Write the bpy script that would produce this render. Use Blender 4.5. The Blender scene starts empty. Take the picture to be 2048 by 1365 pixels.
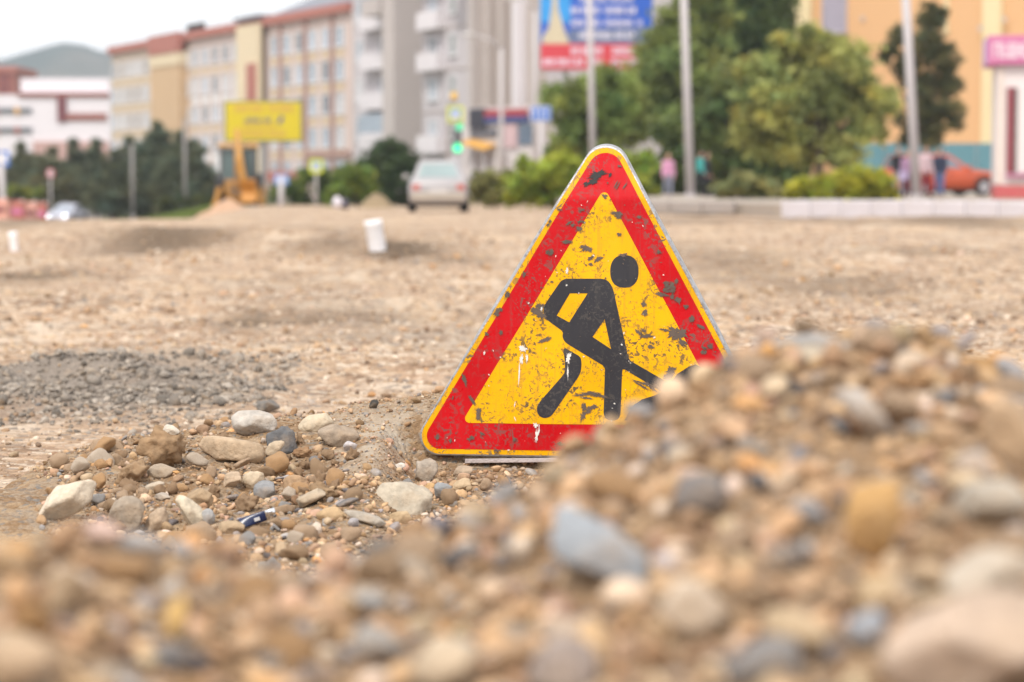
import bpy, bmesh, math, random
import numpy as np
from mathutils import Vector, Matrix, noise as mnoise
R = math.radians
C = bpy.context.scene.collection
scene = bpy.context.scene
random.seed(7)
rng = np.random.default_rng(11)

# ------------------------------------------------------------------ camera
F = 4835.0            # focal length in pixels of the 2048 px wide photograph (85 mm)
H = 0.73              # lens height above the foot of the sign
HOR = 360.0
TH = math.atan((682.5 - HOR) / F)
CT, ST = math.cos(TH), math.sin(TH)
def ray(px, py):
    cx, cy = (px - 1024) / F, (682.5 - py) / F
    return np.array([cx, CT + cy * ST, -ST + cy * CT])
def U(px, py, Y):
    d = ray(px, py)
    return Vector((d[0] / d[1] * Y, Y, H + d[2] / d[1] * Y))
def UX(px, Y):
    return (px - 1024) / F * Y
cam = bpy.data.cameras.new('camera')
cam.lens = 85.0; cam.sensor_width = 36.0; cam.clip_end = 9000; cam.clip_start = 0.05
cam.dof.use_dof = True; cam.dof.focus_distance = 6.37; cam.dof.aperture_fstop = 3.2
cam.dof.aperture_blades = 9
co = bpy.data.objects.new('camera', cam); C.objects.link(co)
co.location = (0, 0, H); co.rotation_euler = (math.pi / 2 - TH, 0, 0)
scene.camera = co

# ------------------------------------------------------------------ helpers
def srgb(r, g, b):
    f = lambda c: c / 12.92 if c <= .04045 else ((c + .055) / 1.055) ** 2.4
    return (f(r / 255), f(g / 255), f(b / 255))
def nodes(m):
    m.use_nodes = True
    nt = m.node_tree
    return nt, nt.nodes, nt.links, nt.nodes['Principled BSDF']
MC = {}
def mat(name, col, rough=.6, metal=0., var=.12, scale=3., bump=0., spec=.5, emit=0., dirt=0., dcol=(.30, .23, .16), bscale=None, coat=0):
    if name in MC: return MC[name]
    m = bpy.data.materials.new(name); nt, N, L, P = nodes(m)
    P.inputs['Roughness'].default_value = rough; P.inputs['Metallic'].default_value = metal
    P.inputs['Specular IOR Level'].default_value = spec
    if coat: P.inputs['Coat Weight'].default_value = coat
    tc = N.new('ShaderNodeTexCoord')
    n1 = N.new('ShaderNodeTexNoise'); n1.inputs['Scale'].default_value = scale; n1.inputs['Detail'].default_value = 6
    L.new(tc.outputs['Object'], n1.inputs['Vector'])
    mx = N.new('ShaderNodeMix'); mx.data_type = 'RGBA'
    mx.inputs['A'].default_value = (*[c * (1 - var) for c in col], 1)
    mx.inputs['B'].default_value = (*[min(.95, c * (1 + var)) for c in col], 1)
    L.new(n1.outputs['Fac'], mx.inputs['Factor'])
    out = mx.outputs['Result']
    if dirt:
        n2 = N.new('ShaderNodeTexNoise'); n2.inputs['Scale'].default_value = scale * 2.3; n2.inputs['Detail'].default_value = 8
        L.new(tc.outputs['Object'], n2.inputs['Vector'])
        mr = N.new('ShaderNodeMapRange'); mr.inputs['From Min'].default_value = .5; mr.inputs['From Max'].default_value = .72
        mr.inputs['To Max'].default_value = dirt
        L.new(n2.outputs['Fac'], mr.inputs['Value'])
        m2 = N.new('ShaderNodeMix'); m2.data_type = 'RGBA'; m2.inputs['B'].default_value = (*dcol, 1)
        L.new(mr.outputs['Result'], m2.inputs['Factor']); L.new(out, m2.inputs['A']); out = m2.outputs['Result']
    L.new(out, P.inputs['Base Color'])
    if bump:
        n3 = N.new('ShaderNodeTexNoise'); n3.inputs['Scale'].default_value = bscale or scale * 6; n3.inputs['Detail'].default_value = 8
        L.new(tc.outputs['Object'], n3.inputs['Vector'])
        b = N.new('ShaderNodeBump'); b.inputs['Strength'].default_value = bump; b.inputs['Distance'].default_value = .02
        L.new(n3.outputs['Fac'], b.inputs['Height']); L.new(b.outputs['Normal'], P.inputs['Normal'])
    if emit:
        P.inputs['Emission Color'].default_value = (*col, 1); P.inputs['Emission Strength'].default_value = emit
    MC[name] = m
    return m

def tag(o, label=None, cat=None, group=None, kind=None):
    if label: o['label'] = label
    if cat: o['category'] = cat
    if group: o['group'] = group
    if kind: o['kind'] = kind
    return o
def empty(name, loc, rz=0., label=None, cat=None, group=None):
    o = bpy.data.objects.new(name, None); C.objects.link(o)
    o.empty_display_size = .1
    o.location = loc; o.rotation_euler = (0, 0, rz)
    return tag(o, label, cat, group)
def children(o): return [c for c in bpy.data.objects if c.parent == o]
def copy_tree(o, parent=None):
    c = o.copy(); C.objects.link(c); c.parent = parent
    for ch in children(o): copy_tree(ch, c)
    return c

class MB:
    def __init__(s): s.v = []; s.f = []; s.m = []
    def add(s, vs, fs, m=0):
        b = len(s.v); s.v += [tuple(v) for v in vs]
        for f in fs: s.f.append(tuple(i + b for i in f)); s.m.append(m)
        return s
    def box(s, c, d, m=0, rz=0., rx=0., ry=0.):
        M = Matrix.Rotation(rz, 3, 'Z') @ Matrix.Rotation(ry, 3, 'Y') @ Matrix.Rotation(rx, 3, 'X')
        vs = [Vector(c) + M @ Vector((x * d[0] / 2, y * d[1] / 2, z * d[2] / 2)) for x in (-1, 1) for y in (-1, 1) for z in (-1, 1)]
        return s.add(vs, [(0, 1, 3, 2), (4, 6, 7, 5), (0, 4, 5, 1), (2, 3, 7, 6), (0, 2, 6, 4), (1, 5, 7, 3)], m)
    def tube(s, pts, rad, n=8, m=0, cap=True):
        pts = [Vector(p) for p in pts]
        if not hasattr(rad, '__len__'): rad = [rad] * len(pts)
        vs = []; fs = []
        up = None
        for i, p in enumerate(pts):
            d = (pts[min(i + 1, len(pts) - 1)] - pts[max(i - 1, 0)]).normalized()
            if up is None: up = Vector((0, 0, 1)) if abs(d.z) < .9 else Vector((1, 0, 0))
            a = d.cross(up).normalized(); b = a.cross(d).normalized(); up = b
            for k in range(n):
                t = 2 * math.pi * k / n
                vs.append(p + (a * math.cos(t) + b * math.sin(t)) * rad[i])
        for i in range(len(pts) - 1):
            for k in range(n):
                fs.append((i * n + k, i * n + (k + 1) % n, (i + 1) * n + (k + 1) % n, (i + 1) * n + k))
        if cap:
            fs.append(tuple(range(n))[::-1]); fs.append(tuple(range((len(pts) - 1) * n, len(pts) * n)))
        return s.add(vs, fs, m)
    def loft(s, loops, m=0, cap=True):
        n = len(loops[0]); vs = [p for l in loops for p in l]; fs = []
        for i in range(len(loops) - 1):
            for k in range(n):
                fs.append((i * n + k, i * n + (k + 1) % n, (i + 1) * n + (k + 1) % n, (i + 1) * n + k))
        if cap:
            fs.append(tuple(range(n))[::-1]); fs.append(tuple(range((len(loops) - 1) * n, len(loops) * n)))
        return s.add(vs, fs, m)
    def prism(s, poly, y0, y1, m=0):          # poly in xz, pushed along y
        return s.loft([[(x, y0, z) for x, z in poly], [(x, y1, z) for x, z in poly]], m)
    def panel(s, quad, t, m=0):
        q = [Vector(p) for p in quad]; n = (q[1] - q[0]).cross(q[2] - q[0]).normalized()
        return s.loft([[p - n * t for p in q], [p + n * t for p in q]], m)
    def ellipsoid(s, c, r, nu=16, nv=10, m=0):
        vs = []; fs = []
        for j in range(1, nv):
            p = math.pi * j / nv
            for i in range(nu):
                t = 2 * math.pi * i / nu
                vs.append((c[0] + r[0] * math.sin(p) * math.cos(t), c[1] + r[1] * math.sin(p) * math.sin(t), c[2] + r[2] * math.cos(p)))
        for j in range(nv - 2):
            for i in range(nu): fs.append((j * nu + i, (j + 1) * nu + i, (j + 1) * nu + (i + 1) % nu, j * nu + (i + 1) % nu))
        a = len(vs); vs += [(c[0], c[1], c[2] + r[2]), (c[0], c[1], c[2] - r[2])]
        for i in range(nu):
            fs.append((a, i, (i + 1) % nu)); fs.append((a + 1, (nv - 2) * nu + (i + 1) % nu, (nv - 2) * nu + i))
        return s.add(vs, fs, m)
    def mesh(s, name):
        me = bpy.data.meshes.new(name); me.from_pydata(s.v, [], s.f)
        bm = bmesh.new(); bm.from_mesh(me); bmesh.ops.recalc_face_normals(bm, faces=bm.faces)
        bm.to_mesh(me); bm.free()
        me.polygons.foreach_set('material_index', s.m); me.update()
        return me
    def build(s, name, mats, parent=None, smooth=False, bevel=0., loc=None):
        me = s.mesh(name)
        for m in (mats if isinstance(mats, (list, tuple)) else [mats]): me.materials.append(m)
        if smooth: me.polygons.foreach_set('use_smooth', [True] * len(me.polygons))
        o = bpy.data.objects.new(name, me); C.objects.link(o); o.parent = parent
        if loc is not None: o.location = loc
        if bevel:
            b = o.modifiers.new('bevel', 'BEVEL'); b.width = bevel; b.segments = 2; b.limit_method = 'ANGLE'
        return o

def np_mesh(name, V, T, mats, col=None, mi=None, smooth=True, parent=None):
    me = bpy.data.meshes.new(name)
    V = np.ascontiguousarray(V, dtype=np.float32); T = np.ascontiguousarray(T, dtype=np.int32)
    k = T.shape[1]
    me.vertices.add(len(V)); me.vertices.foreach_set('co', V.ravel())
    me.loops.add(T.size); me.loops.foreach_set('vertex_index', T.ravel())
    me.polygons.add(len(T)); me.polygons.foreach_set('loop_start', np.arange(0, T.size, k, dtype=np.int32))
    if smooth: me.polygons.foreach_set('use_smooth', np.ones(len(T), dtype=bool))
    if mi is not None: me.polygons.foreach_set('material_index', np.asarray(mi, dtype=np.int32))
    me.update(calc_edges=True)
    if col is not None:
        a = me.attributes.new('col', 'FLOAT_COLOR', 'POINT')
        c4 = np.ones((len(V), 4), dtype=np.float32); c4[:, :3] = col
        a.data.foreach_set('color', c4.ravel())
    for m in mats: me.materials.append(m)
    o = bpy.data.objects.new(name, me); C.objects.link(o); o.parent = parent
    return o

# ------------------------------------------------------------------ noise on arrays
def _h(ix, iy, s):
    n = (ix.astype(np.int64) * 374761393 + iy.astype(np.int64) * 668265263 + s * 974634541) & 0xffffffff
    n = ((n ^ (n >> 13)) * 1274126177) & 0xffffffff
    return ((n ^ (n >> 16)) & 0xffff) / 65535.0
def vnoise(x, y, s=0):
    x = np.asarray(x, float); y = np.asarray(y, float)
    ix, iy = np.floor(x), np.floor(y); fx, fy = x - ix, y - iy
    ix = ix.astype(np.int64); iy = iy.astype(np.int64)
    fx = fx * fx * (3 - 2 * fx); fy = fy * fy * (3 - 2 * fy)
    return (_h(ix, iy, s) * (1 - fx) + _h(ix + 1, iy, s) * fx) * (1 - fy) + (_h(ix, iy + 1, s) * (1 - fx) + _h(ix + 1, iy + 1, s) * fx) * fy
def fbm(x, y, o=4, s=0):
    t = 0; a = .5
    for k in range(o):
        t = t + a * (vnoise(x, y, s + k) - .5); x = x * 2.03 + 5.1; y = y * 2.03 + 1.7; a *= .5
    return t * 2
def ss(a, b, x):
    t = np.clip((np.asarray(x, float) - a) / (b - a), 0, 1); return t * t * (3 - 2 * t)

# ------------------------------------------------------------------ terrain heights
GY = [-20, 3, 9, 50, 67, 100, 130, 180, 300, 600, 3000]
GZ = [-.12, -.1, -.1, -.11, -.17, -.38, -.6, -.95, -1.6, -2, -3]
def ground_z(x, y, fine=True):
    x = np.asarray(x, float); y = np.asarray(y, float)
    z = np.interp(y, GY, GZ)
    t = x / np.maximum(y, 1.)
    z = z - ss(-.105, -.165, t) * ss(44, 115, y) * 1.55
    near = ss(7, 10, y) * (1 - ss(55, 70, y))
    z = z + near * (.13 * fbm(x / 6., y / 4., 3, 3) + .05 * fbm(x / .9, y / .8, 4, 9) + .05 * fbm(x / 3.2 + .12 * y, y / .55, 3, 13) + .022 * fbm(x * 4.2, y * 4.2, 3, 17) * ss(26, 12, y))
    # long low wheel ridges left by machines
    for (x0, y0, lx, ly, a) in [(-4.6, 30, 3.2, 1.2, .20), (-2.0, 27, 1.6, .8, .16), (-.6, 29.5, 1.8, .8, .14), (2.6, 23, 1.6, .9, .16), (4.6, 20, 2.0, .8, .13), (7.5, 24, 3., 1., .16), (-1.0, 15.8, 1.7, .35, .07), (-2.6, 15.3, .9, .3, .05), (3., 36, 5, 1.5, .14), (8, 45, 6, 1.5, .14), (-3, 21, 1.6, .5, .08), (.9, 13.2, 1.1, .35, .05)]:
        z = z + a * np.exp(-((x - x0) / lx) ** 2 - ((y - y0) / ly) ** 2)
    # grey gravel pile
    z = z + .075 * np.exp(-((x + 2.05) / 1.0) ** 4 - ((y - 9.8) / .9) ** 2) * (1 + 1.6 * fbm(x * 3.2, y * 3.2, 4, 21))
    if fine: z = z + .012 * ss(7, 8, y) * (1 - ss(40, 60, y)) * fbm(x * 5, y * 5, 3, 40)
    return z
MK = np.array([(-250, -.16), (40, -.13), (90, -.05), (240, -.005), (300, .01), (400, .03), (470, .045), (560, .055), (650, .06), (760, .085), (870, .115), (1000, .12), (1400, .10), (1700, .05), (2200, -.13)])
def mound_z(x, y):
    px = 1024 + F * x / 6.7
    crest = np.interp(px, MK[:, 0], MK[:, 1])
    yc = 6.75
    lo = np.where(px < 1000, -.06, -.02)
    f = ss(4.9, yc, y)
    f2 = np.clip((y - 4.9) / (yc - 4.9), 0, 1)
    front = lo + (crest - lo) * (.35 * f + .65 * f2 ** 1.25)
    back = crest + (-.2 - crest) * ss(yc + .12, yc + .95, y)
    z = np.where(y < yc, front, back)
    # hollow scooped out below the white crust
    z = z - .055 * np.exp(-((x + .60) / .20) ** 2 - ((y - 5.95) / .30) ** 2)
    z = z + .008 * fbm(x * 24, y * 24, 2, 95) + .022 * fbm(x * 3.2, y * 3.2, 4, 61) + .016 * fbm(x * 11, y * 11, 4, 71) * (.5 + vnoise(x * 2.1, y * 2.1, 90))
    u_ = ss(-.37, -.245, x)
    z = z - u_ * np.maximum(0, z - (-.045 - .025 * (6.4 - y))) * (1 - ss(6.42, 6.62, y))
    z = z + .028 * fbm(x * 2.4 + 9, y * 2.4, 3, 77) * (1 - ss(-.4, -.3, x)) * ss(.10, -.02, crest - .06) 
    z = z - .25 * ss(1.55, 2.1, np.abs(x + .1))
    z = z - .2 * ss(5.0, 4.2, y)
    return z
RK = [(-300, 1078, 2.10), (0, 1080, 2.10), (200, 1072, 2.12), (420, 1092, 2.17), (520, 1125, 2.20), (700, 1125, 2.22), (820, 1062, 2.29), (900, 1026, 2.38), (1050, 965, 2.46), (1140, 872, 2.56),
      (1280, 796, 2.62), (1400, 736, 2.68), (1500, 692, 2.71), (1600, 648, 2.75), (1750, 632, 2.81), (1880, 668, 2.81), (2000, 722, 2.81), (2080, 790, 2.81), (2300, 900, 2.81)]
RX = np.array([UX(a, d) for a, b, d in RK]); RD = np.array([d for a, b, d in RK]); RZ = np.array([U(a, b, d).z for a, b, d in RK])
def heap_z(x, y):
    D = np.interp(x, RX, RD); zr = np.interp(x, RX, RZ)
    sl = np.interp(x, [-.5, -.12, .25, .7], [.09, .10, .15, .18])
    front = zr - sl * (D - y)
    back = zr - .62 * (y - D)
    z = np.where(y < D, front, back)
    z = z - .03 * np.exp(-((y - D) / .08) ** 2) * 0
    z = z + .034 * fbm(x * 6, y * 6, 4, 81) * ss(0, .15, np.abs(y - D) + .06)
    z = z - .55 * ss(1.25, 2.1, x) - .5 * ss(-1.15, -2.1, x)
    z = z - .6 * ss(.75, .1, y)
    return z
def terrain(x, y):
    return np.maximum(np.maximum(ground_z(x, y), mound_z(x, y)), heap_z(x, y))
def hit(px, py, y0=.9, y1=14):
    d = ray(px, py); ys = np.arange(y0, y1, .004)
    xs = d[0] / d[1] * ys; zs = H + d[2] / d[1] * ys
    t = terrain(xs, ys) > zs
    i = int(np.argmax(t)) if t.any() else len(ys) - 1
    return ys[i]

# ------------------------------------------------------------------ earth material
def earth_mat(name, cols, scale=1., stain_shade=False, bump=.5, gcol=(.26, .22, .185)):
    m = bpy.data.materials.new(name); nt, N, L, P = nodes(m)
    P.inputs['Roughness'].default_value = .95; P.inputs['Specular IOR Level'].default_value = .15
    tc = N.new('ShaderNodeTexCoord')
    def noise(sc, det, dist=0., ro=.6):
        n = N.new('ShaderNodeTexNoise'); n.inputs['Scale'].default_value = sc * scale; n.inputs['Detail'].default_value = det
        n.inputs['Distortion'].default_value = dist; n.inputs['Roughness'].default_value = ro
        L.new(tc.outputs['Object'], n.inputs['Vector']); return n
    def ramp(src, a, b):
        r = N.new('ShaderNodeMapRange'); r.inputs['From Min'].default_value = a; r.inputs['From Max'].default_value = b
        L.new(src, r.inputs['Value']); return r.outputs['Result']
    def mix(fac, A, B):
        x = N.new('ShaderNodeMix'); x.data_type = 'RGBA'
        for s, v in (('A', A), ('B', B)):
            if isinstance(v, tuple): x.inputs[s].default_value = (*v, 1)
            else: L.new(v, x.inputs[s])
        if isinstance(fac, float): x.inputs['Factor'].default_value = fac
        else: L.new(fac, x.inputs['Factor'])
        return x.outputs['Result']
    c = mix(ramp(noise(.7, 8, 1.).outputs['Fac'], .38, .62), cols[0], cols[1])
    c = mix(ramp(noise(4.5, 8, .6).outputs['Fac'], .50, .62), c, cols[2])
    c = mix(ramp(noise(1.7, 9, .4).outputs['Fac'], .54, .66), c, cols[3])
    if stain_shade:
        mp = N.new('ShaderNodeMapping'); mp.inputs['Scale'].default_value = (.35, 1.5, 1); mp.inputs['Rotation'].default_value = (0, 0, .12)
        L.new(tc.outputs['Object'], mp.inputs['Vector'])
        sn = noise(1.5 / scale, 8, .8); L.new(mp.outputs['Vector'], sn.inputs['Vector'])
        c = mix(ramp(sn.outputs['Fac'], .53, .68), c, cols[2])
    # pebbles pressed into the surface: each voronoi cell its own tint
    v = N.new('ShaderNodeTexVoronoi'); v.inputs['Scale'].default_value = 26 * scale; v.inputs['Randomness'].default_value = 1
    L.new(tc.outputs['Object'], v.inputs['Vector'])
    sep = N.new('ShaderNodeSeparateColor'); L.new(v.outputs['Color'], sep.inputs['Color'])
    c = mix(ramp(sep.outputs['Red'], .55, .95), c, cols[3])
    c = mix(ramp(sep.outputs['Green'], .78, 1.0), c, cols[4])
    fine = noise(60, 6)
    hs = N.new('ShaderNodeHueSaturation'); L.new(c, hs.inputs['Color'])
    mr = N.new('ShaderNodeMapRange'); mr.inputs['From Min'].default_value = .3; mr.inputs['From Max'].default_value = .7
    mr.inputs['To Min'].default_value = .72; mr.inputs['To Max'].default_value = 1.25
    L.new(fine.outputs['Fac'], mr.inputs['Value']); L.new(mr.outputs['Result'], hs.inputs['Value'])
    c = hs.outputs['Color']
    if stain_shade:
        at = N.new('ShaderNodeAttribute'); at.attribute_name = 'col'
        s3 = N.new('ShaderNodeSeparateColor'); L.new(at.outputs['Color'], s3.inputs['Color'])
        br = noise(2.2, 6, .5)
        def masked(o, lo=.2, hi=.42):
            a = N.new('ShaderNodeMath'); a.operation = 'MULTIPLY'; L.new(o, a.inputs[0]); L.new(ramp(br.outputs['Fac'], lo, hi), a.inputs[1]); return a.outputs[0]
        c = mix(masked(s3.outputs['Red']), c, (.13, .092, .062))  # dark brown of damp soil and of the shade painted along the ridges
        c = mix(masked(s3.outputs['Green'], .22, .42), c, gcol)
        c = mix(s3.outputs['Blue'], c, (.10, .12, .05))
    L.new(c, P.inputs['Base Color'])
    b1 = N.new('ShaderNodeBump'); b1.inputs['Strength'].default_value = bump; b1.inputs['Distance'].default_value = .02 / scale
    inv = N.new('ShaderNodeMath'); inv.operation = 'SUBTRACT'; inv.inputs[0].default_value = 1; L.new(v.outputs['Distance'], inv.inputs[1])
    L.new(inv.outputs[0], b1.inputs['Height'])
    b2 = N.new('ShaderNodeBump'); b2.inputs['Strength'].default_value = bump; b2.inputs['Distance'].default_value = .01 / scale
    L.new(fine.outputs['Fac'], b2.inputs['Height']); L.new(b1.outputs['Normal'], b2.inputs['Normal'])
    L.new(b2.outputs['Normal'], P.inputs['Normal'])
    return m
SAND = [(.56, .40, .262), (.41, .275, .185), (.255, .165, .105), (.62, .50, .385), (.24, .20, .17)]
M_ground = earth_mat('sandy_ground', SAND, 1., True, 1.)
M_mound = earth_mat('mound_earth', [(.28, .18, .10), (.21, .128, .07), (.37, .26, .16), (.34, .26, .185), (.20, .18, .16)], 2.6, True, .9, (.45, .385, .31))
M_heap = earth_mat('heap_earth', [(.36, .24, .145), (.28, .18, .10), (.19, .115, .062), (.42, .30, .195), (.24, .2, .17)], 3.2, False, .8)

def grid_sheet(name, X, Y, Z, mats, col=None):
    n, k = X.shape
    V = np.stack([X, Y, Z], -1).reshape(-1, 3)
    i = np.arange(n * k).reshape(n, k)
    T = np.stack([i[:-1, :-1], i[:-1, 1:], i[1:, 1:], i[1:, :-1]], -1).reshape(-1, 4)
    return np_mesh(name, V, T, mats, col)
# ground: one sheet out to the horizon, finer close by
rows = np.concatenate([np.linspace(-12, 3, 16), np.exp(np.linspace(math.log(3.2), math.log(70), 380)), np.exp(np.linspace(math.log(72), math.log(4500), 90))])
u = np.sinh(np.linspace(-2.2, 2.2, 301)) / np.sinh(2.2)
uu, yy = np.meshgrid(u, rows)
X = uu * (np.maximum(yy, 1) + 3) * 1.1
Z = ground_z(X, yy)
stain_shade = np.zeros((X.size, 3)); xf, yf = X.ravel(), yy.ravel()
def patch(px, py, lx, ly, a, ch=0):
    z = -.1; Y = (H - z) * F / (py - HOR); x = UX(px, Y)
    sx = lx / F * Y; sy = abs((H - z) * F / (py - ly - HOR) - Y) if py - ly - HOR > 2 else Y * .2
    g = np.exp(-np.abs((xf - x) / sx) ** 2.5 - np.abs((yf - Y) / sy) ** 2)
    stain_shade[:, ch] = np.maximum(stain_shade[:, ch], a * g)
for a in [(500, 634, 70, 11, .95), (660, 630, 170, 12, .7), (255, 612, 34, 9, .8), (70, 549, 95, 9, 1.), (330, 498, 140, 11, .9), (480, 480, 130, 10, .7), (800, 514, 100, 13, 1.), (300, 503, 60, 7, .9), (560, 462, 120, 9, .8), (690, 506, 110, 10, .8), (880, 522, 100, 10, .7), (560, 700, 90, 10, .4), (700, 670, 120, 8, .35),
          (1420, 525, 120, 26, .55), (1660, 562, 180, 16, .6), (1500, 550, 130, 14, .5), (1850, 515, 150, 9, .6), (1480, 447, 160, 8, .75), (1700, 455, 130, 7, .7), (1900, 450, 150, 7, .7), (60, 445, 60, 8, .7), (1950, 610, 120, 10, .25), (620, 555, 160, 10, .25), (250, 930, 120, 14, .25)]: patch(*a)  # damp soil, plus shade bands on ridge fronts painted into the ground colour
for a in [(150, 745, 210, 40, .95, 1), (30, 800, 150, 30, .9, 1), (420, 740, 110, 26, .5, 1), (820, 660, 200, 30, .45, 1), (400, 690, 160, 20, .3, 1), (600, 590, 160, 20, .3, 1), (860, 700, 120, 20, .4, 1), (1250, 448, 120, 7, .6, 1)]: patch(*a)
stain_shade[:, 1] = np.maximum(stain_shade[:, 1], np.clip(1.3 * np.exp(-((xf + 2.1) / 1.12) ** 4 - ((yf - 9.55) / .95) ** 2) , 0, 1))
stain_shade[:, 2] = ss(150, 260, yf) * .9
g = grid_sheet('ground', X, yy, Z, [M_ground], stain_shade); tag(g, 'stony sandy ground of the torn-up road', kind='structure')
# rubble mound under and beside the sign
xs = np.arange(-1.75, 1.5, .0125); ys = np.arange(4.2, 7.9, .0125)
X, Y = np.meshgrid(xs, ys); Z = mound_z(X, Y)
pxm = 1024 + F * X / Y; pym = HOR + (H - Z) * F / Y
cr = np.exp(-np.abs((pxm - 770) / 120) ** 3 - np.abs((pym - 875) / 62) ** 3)   # pale dried crust beside the sign
mc = np.zeros((X.size, 3)); mc[:, 1] = (cr * .75 * ss(-.35, .1, fbm(X * 9, Y * 9, 3, 5))).ravel()
mound = grid_sheet('earth_mound', X, Y, Z, [M_mound], mc); tag(mound, 'low mound of brown earth and rubble the sign leans on', kind='structure')
xs = np.arange(-2.1, 2.1, .0125); ys = np.arange(.15, 4.1, .0125)
X, Y = np.meshgrid(xs, ys)
heap = grid_sheet('gravel_bank', X, Y, heap_z(X, Y) - .012, [M_heap]); tag(heap, 'bank of sandy soil in the blurred foreground', kind='structure')

# ------------------------------------------------------------------ stones
def ico(sub):
    bm = bmesh.new(); bmesh.ops.create_icosphere(bm, subdivisions=sub, radius=1)
    V = np.array([v.co[:] for v in bm.verts]); T = np.array([[v.index for v in f.verts] for f in bm.faces]); bm.free()
    return V, T
def shape_stone(V, r, cuts=9, soft=.75, rough=.05, flat=(1, .8, .6)):
    V = V.copy()
    rad = np.ones(len(V))
    for k in range(cuts):
        n = r.normal(size=3); n /= np.linalg.norm(n)
        h = r.uniform(soft, soft + .25); d = V @ n
        over = d > h
        rad = np.where(over, np.minimum(rad, h / np.maximum(d, .05) * .97 + .03), rad)
    V = V * rad[:, None]
    ph = r.uniform(0, 9, 3)
    nn = np.sin(V[:, 0] * 2.3 + ph[0]) * np.sin(V[:, 1] * 2.1 + ph[1]) * np.sin(V[:, 2] * 2.7 + ph[2])
    nn2 = np.sin(V[:, 0] * 7 + ph[1]) * np.sin(V[:, 1] * 6.3 + ph[2]) * np.sin(V[:, 2] * 6.6 + ph[0])
    V = V * (1 + .10 * nn + rough * nn2)[:, None]
    return V * np.array(flat)
PAL = np.array([(.46, .32, .19), (.48, .34, .205), (.50, .335, .19), (.40, .265, .16), (.52, .30, .13), (.30, .29, .285), (.215, .21, .205), (.31, .30, .29), (.54, .42, .32), (.58, .49, .39), (.33, .21, .115), (.44, .29, .205), (.50, .39, .26), (.14, .135, .14)])
PW = np.array([10, 9, 7, 9, 3.0, 4.2, 2.6, 1.6, 4, 4.5, 8, 5, 9, 2.2]); PW = PW / PW.sum()
def stone_mat(name, uv_attr=True, base=(.4, .3, .2), tint=(.33, .23, .14), amount=.5, speck=None):
    m = bpy.data.materials.new(name); nt, N, L, P = nodes(m)
    P.inputs['Roughness'].default_value = .82; P.inputs['Specular IOR Level'].default_value = .3
    tc = N.new('ShaderNodeTexCoord')
    def noise(sc, det):
        n = N.new('ShaderNodeTexNoise'); n.inputs['Scale'].default_value = sc; n.inputs['Detail'].default_value = det
        L.new(tc.outputs['Object'], n.inputs['Vector']); return n.outputs['Fac']
    def rng_(src, a, b, c=0., d=1.):
        r = N.new('ShaderNodeMapRange'); r.inputs['From Min'].default_value = a; r.inputs['From Max'].default_value = b
        r.inputs['To Min'].default_value = c; r.inputs['To Max'].default_value = d; L.new(src, r.inputs['Value']); return r.outputs['Result']
    if uv_attr:
        at = N.new('ShaderNodeAttribute'); at.attribute_name = 'col'; c = at.outputs['Color']
    else:
        rgb = N.new('ShaderNodeRGB'); rgb.outputs[0].default_value = (*base, 1); c = rgb.outputs[0]
    hs = N.new('ShaderNodeHueSaturation'); L.new(c, hs.inputs['Color']); L.new(rng_(noise(45, 8), .3, .7, .78, 1.2), hs.inputs['Value'])
    mx = N.new('ShaderNodeMix'); mx.data_type = 'RGBA'; L.new(hs.outputs['Color'], mx.inputs['A']); mx.inputs['B'].default_value = (*tint, 1)
    L.new(rng_(noise(18, 8), .5, .68, 0, amount), mx.inputs['Factor'])
    c = mx.outputs['Result']
    if speck:
        m2 = N.new('ShaderNodeMix'); m2.data_type = 'RGBA'; L.new(c, m2.inputs['A']); m2.inputs['B'].default_value = (*speck, 1)
        L.new(rng_(noise(70, 3), .56, .62, 0, .85), m2.inputs['Factor']); c = m2.outputs['Result']
    L.new(c, P.inputs['Base Color'])
    b = N.new('ShaderNodeBump'); b.inputs['Strength'].default_value = .7; b.inputs['Distance'].default_value = .006
    L.new(noise(110, 8), b.inputs['Height']); L.new(b.outputs['Normal'], P.inputs['Normal'])
    return m
M_stones = stone_mat('mixed_gravel')
PROT = {}
def protos(sub, n=24):
    if sub not in PROT:
        V, T = ico(sub); r = np.random.default_rng(100 + sub)
        PROT[sub] = (np.stack([shape_stone(V, r, 13, r.uniform(.3, .72), .07, (1, r.uniform(.6, .95), r.uniform(.4, .8))) for _ in range(n)]), T)
    return PROT[sub]
def rotmats(n, r, tilt=1.):
    a = r.uniform(0, 2 * np.pi, n); b = r.normal(0, .45 * tilt, n); c = r.normal(0, .45 * tilt, n)
    ca, sa, cb, sb, cc, sc = np.cos(a), np.sin(a), np.cos(b), np.sin(b), np.cos(c), np.sin(c)
    M = np.zeros((n, 3, 3))
    M[:, 0, 0] = ca * cb; M[:, 0, 1] = ca * sb * sc - sa * cc; M[:, 0, 2] = ca * sb * cc + sa * sc
    M[:, 1, 0] = sa * cb; M[:, 1, 1] = sa * sb * sc + ca * cc; M[:, 1, 2] = sa * sb * cc - ca * sc
    M[:, 2, 0] = -sb; M[:, 2, 1] = cb * sc; M[:, 2, 2] = cb * cc
    return M
def palette(n, r, pal=PAL, w=PW):
    c = pal[r.choice(len(pal), n, p=w)] * r.uniform(.62, 1.25, (n, 1)) * r.uniform(.97, 1.03, (n, 3)) * np.array([1.03, .985, .98])
    return np.clip(c, .02, .75)
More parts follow.
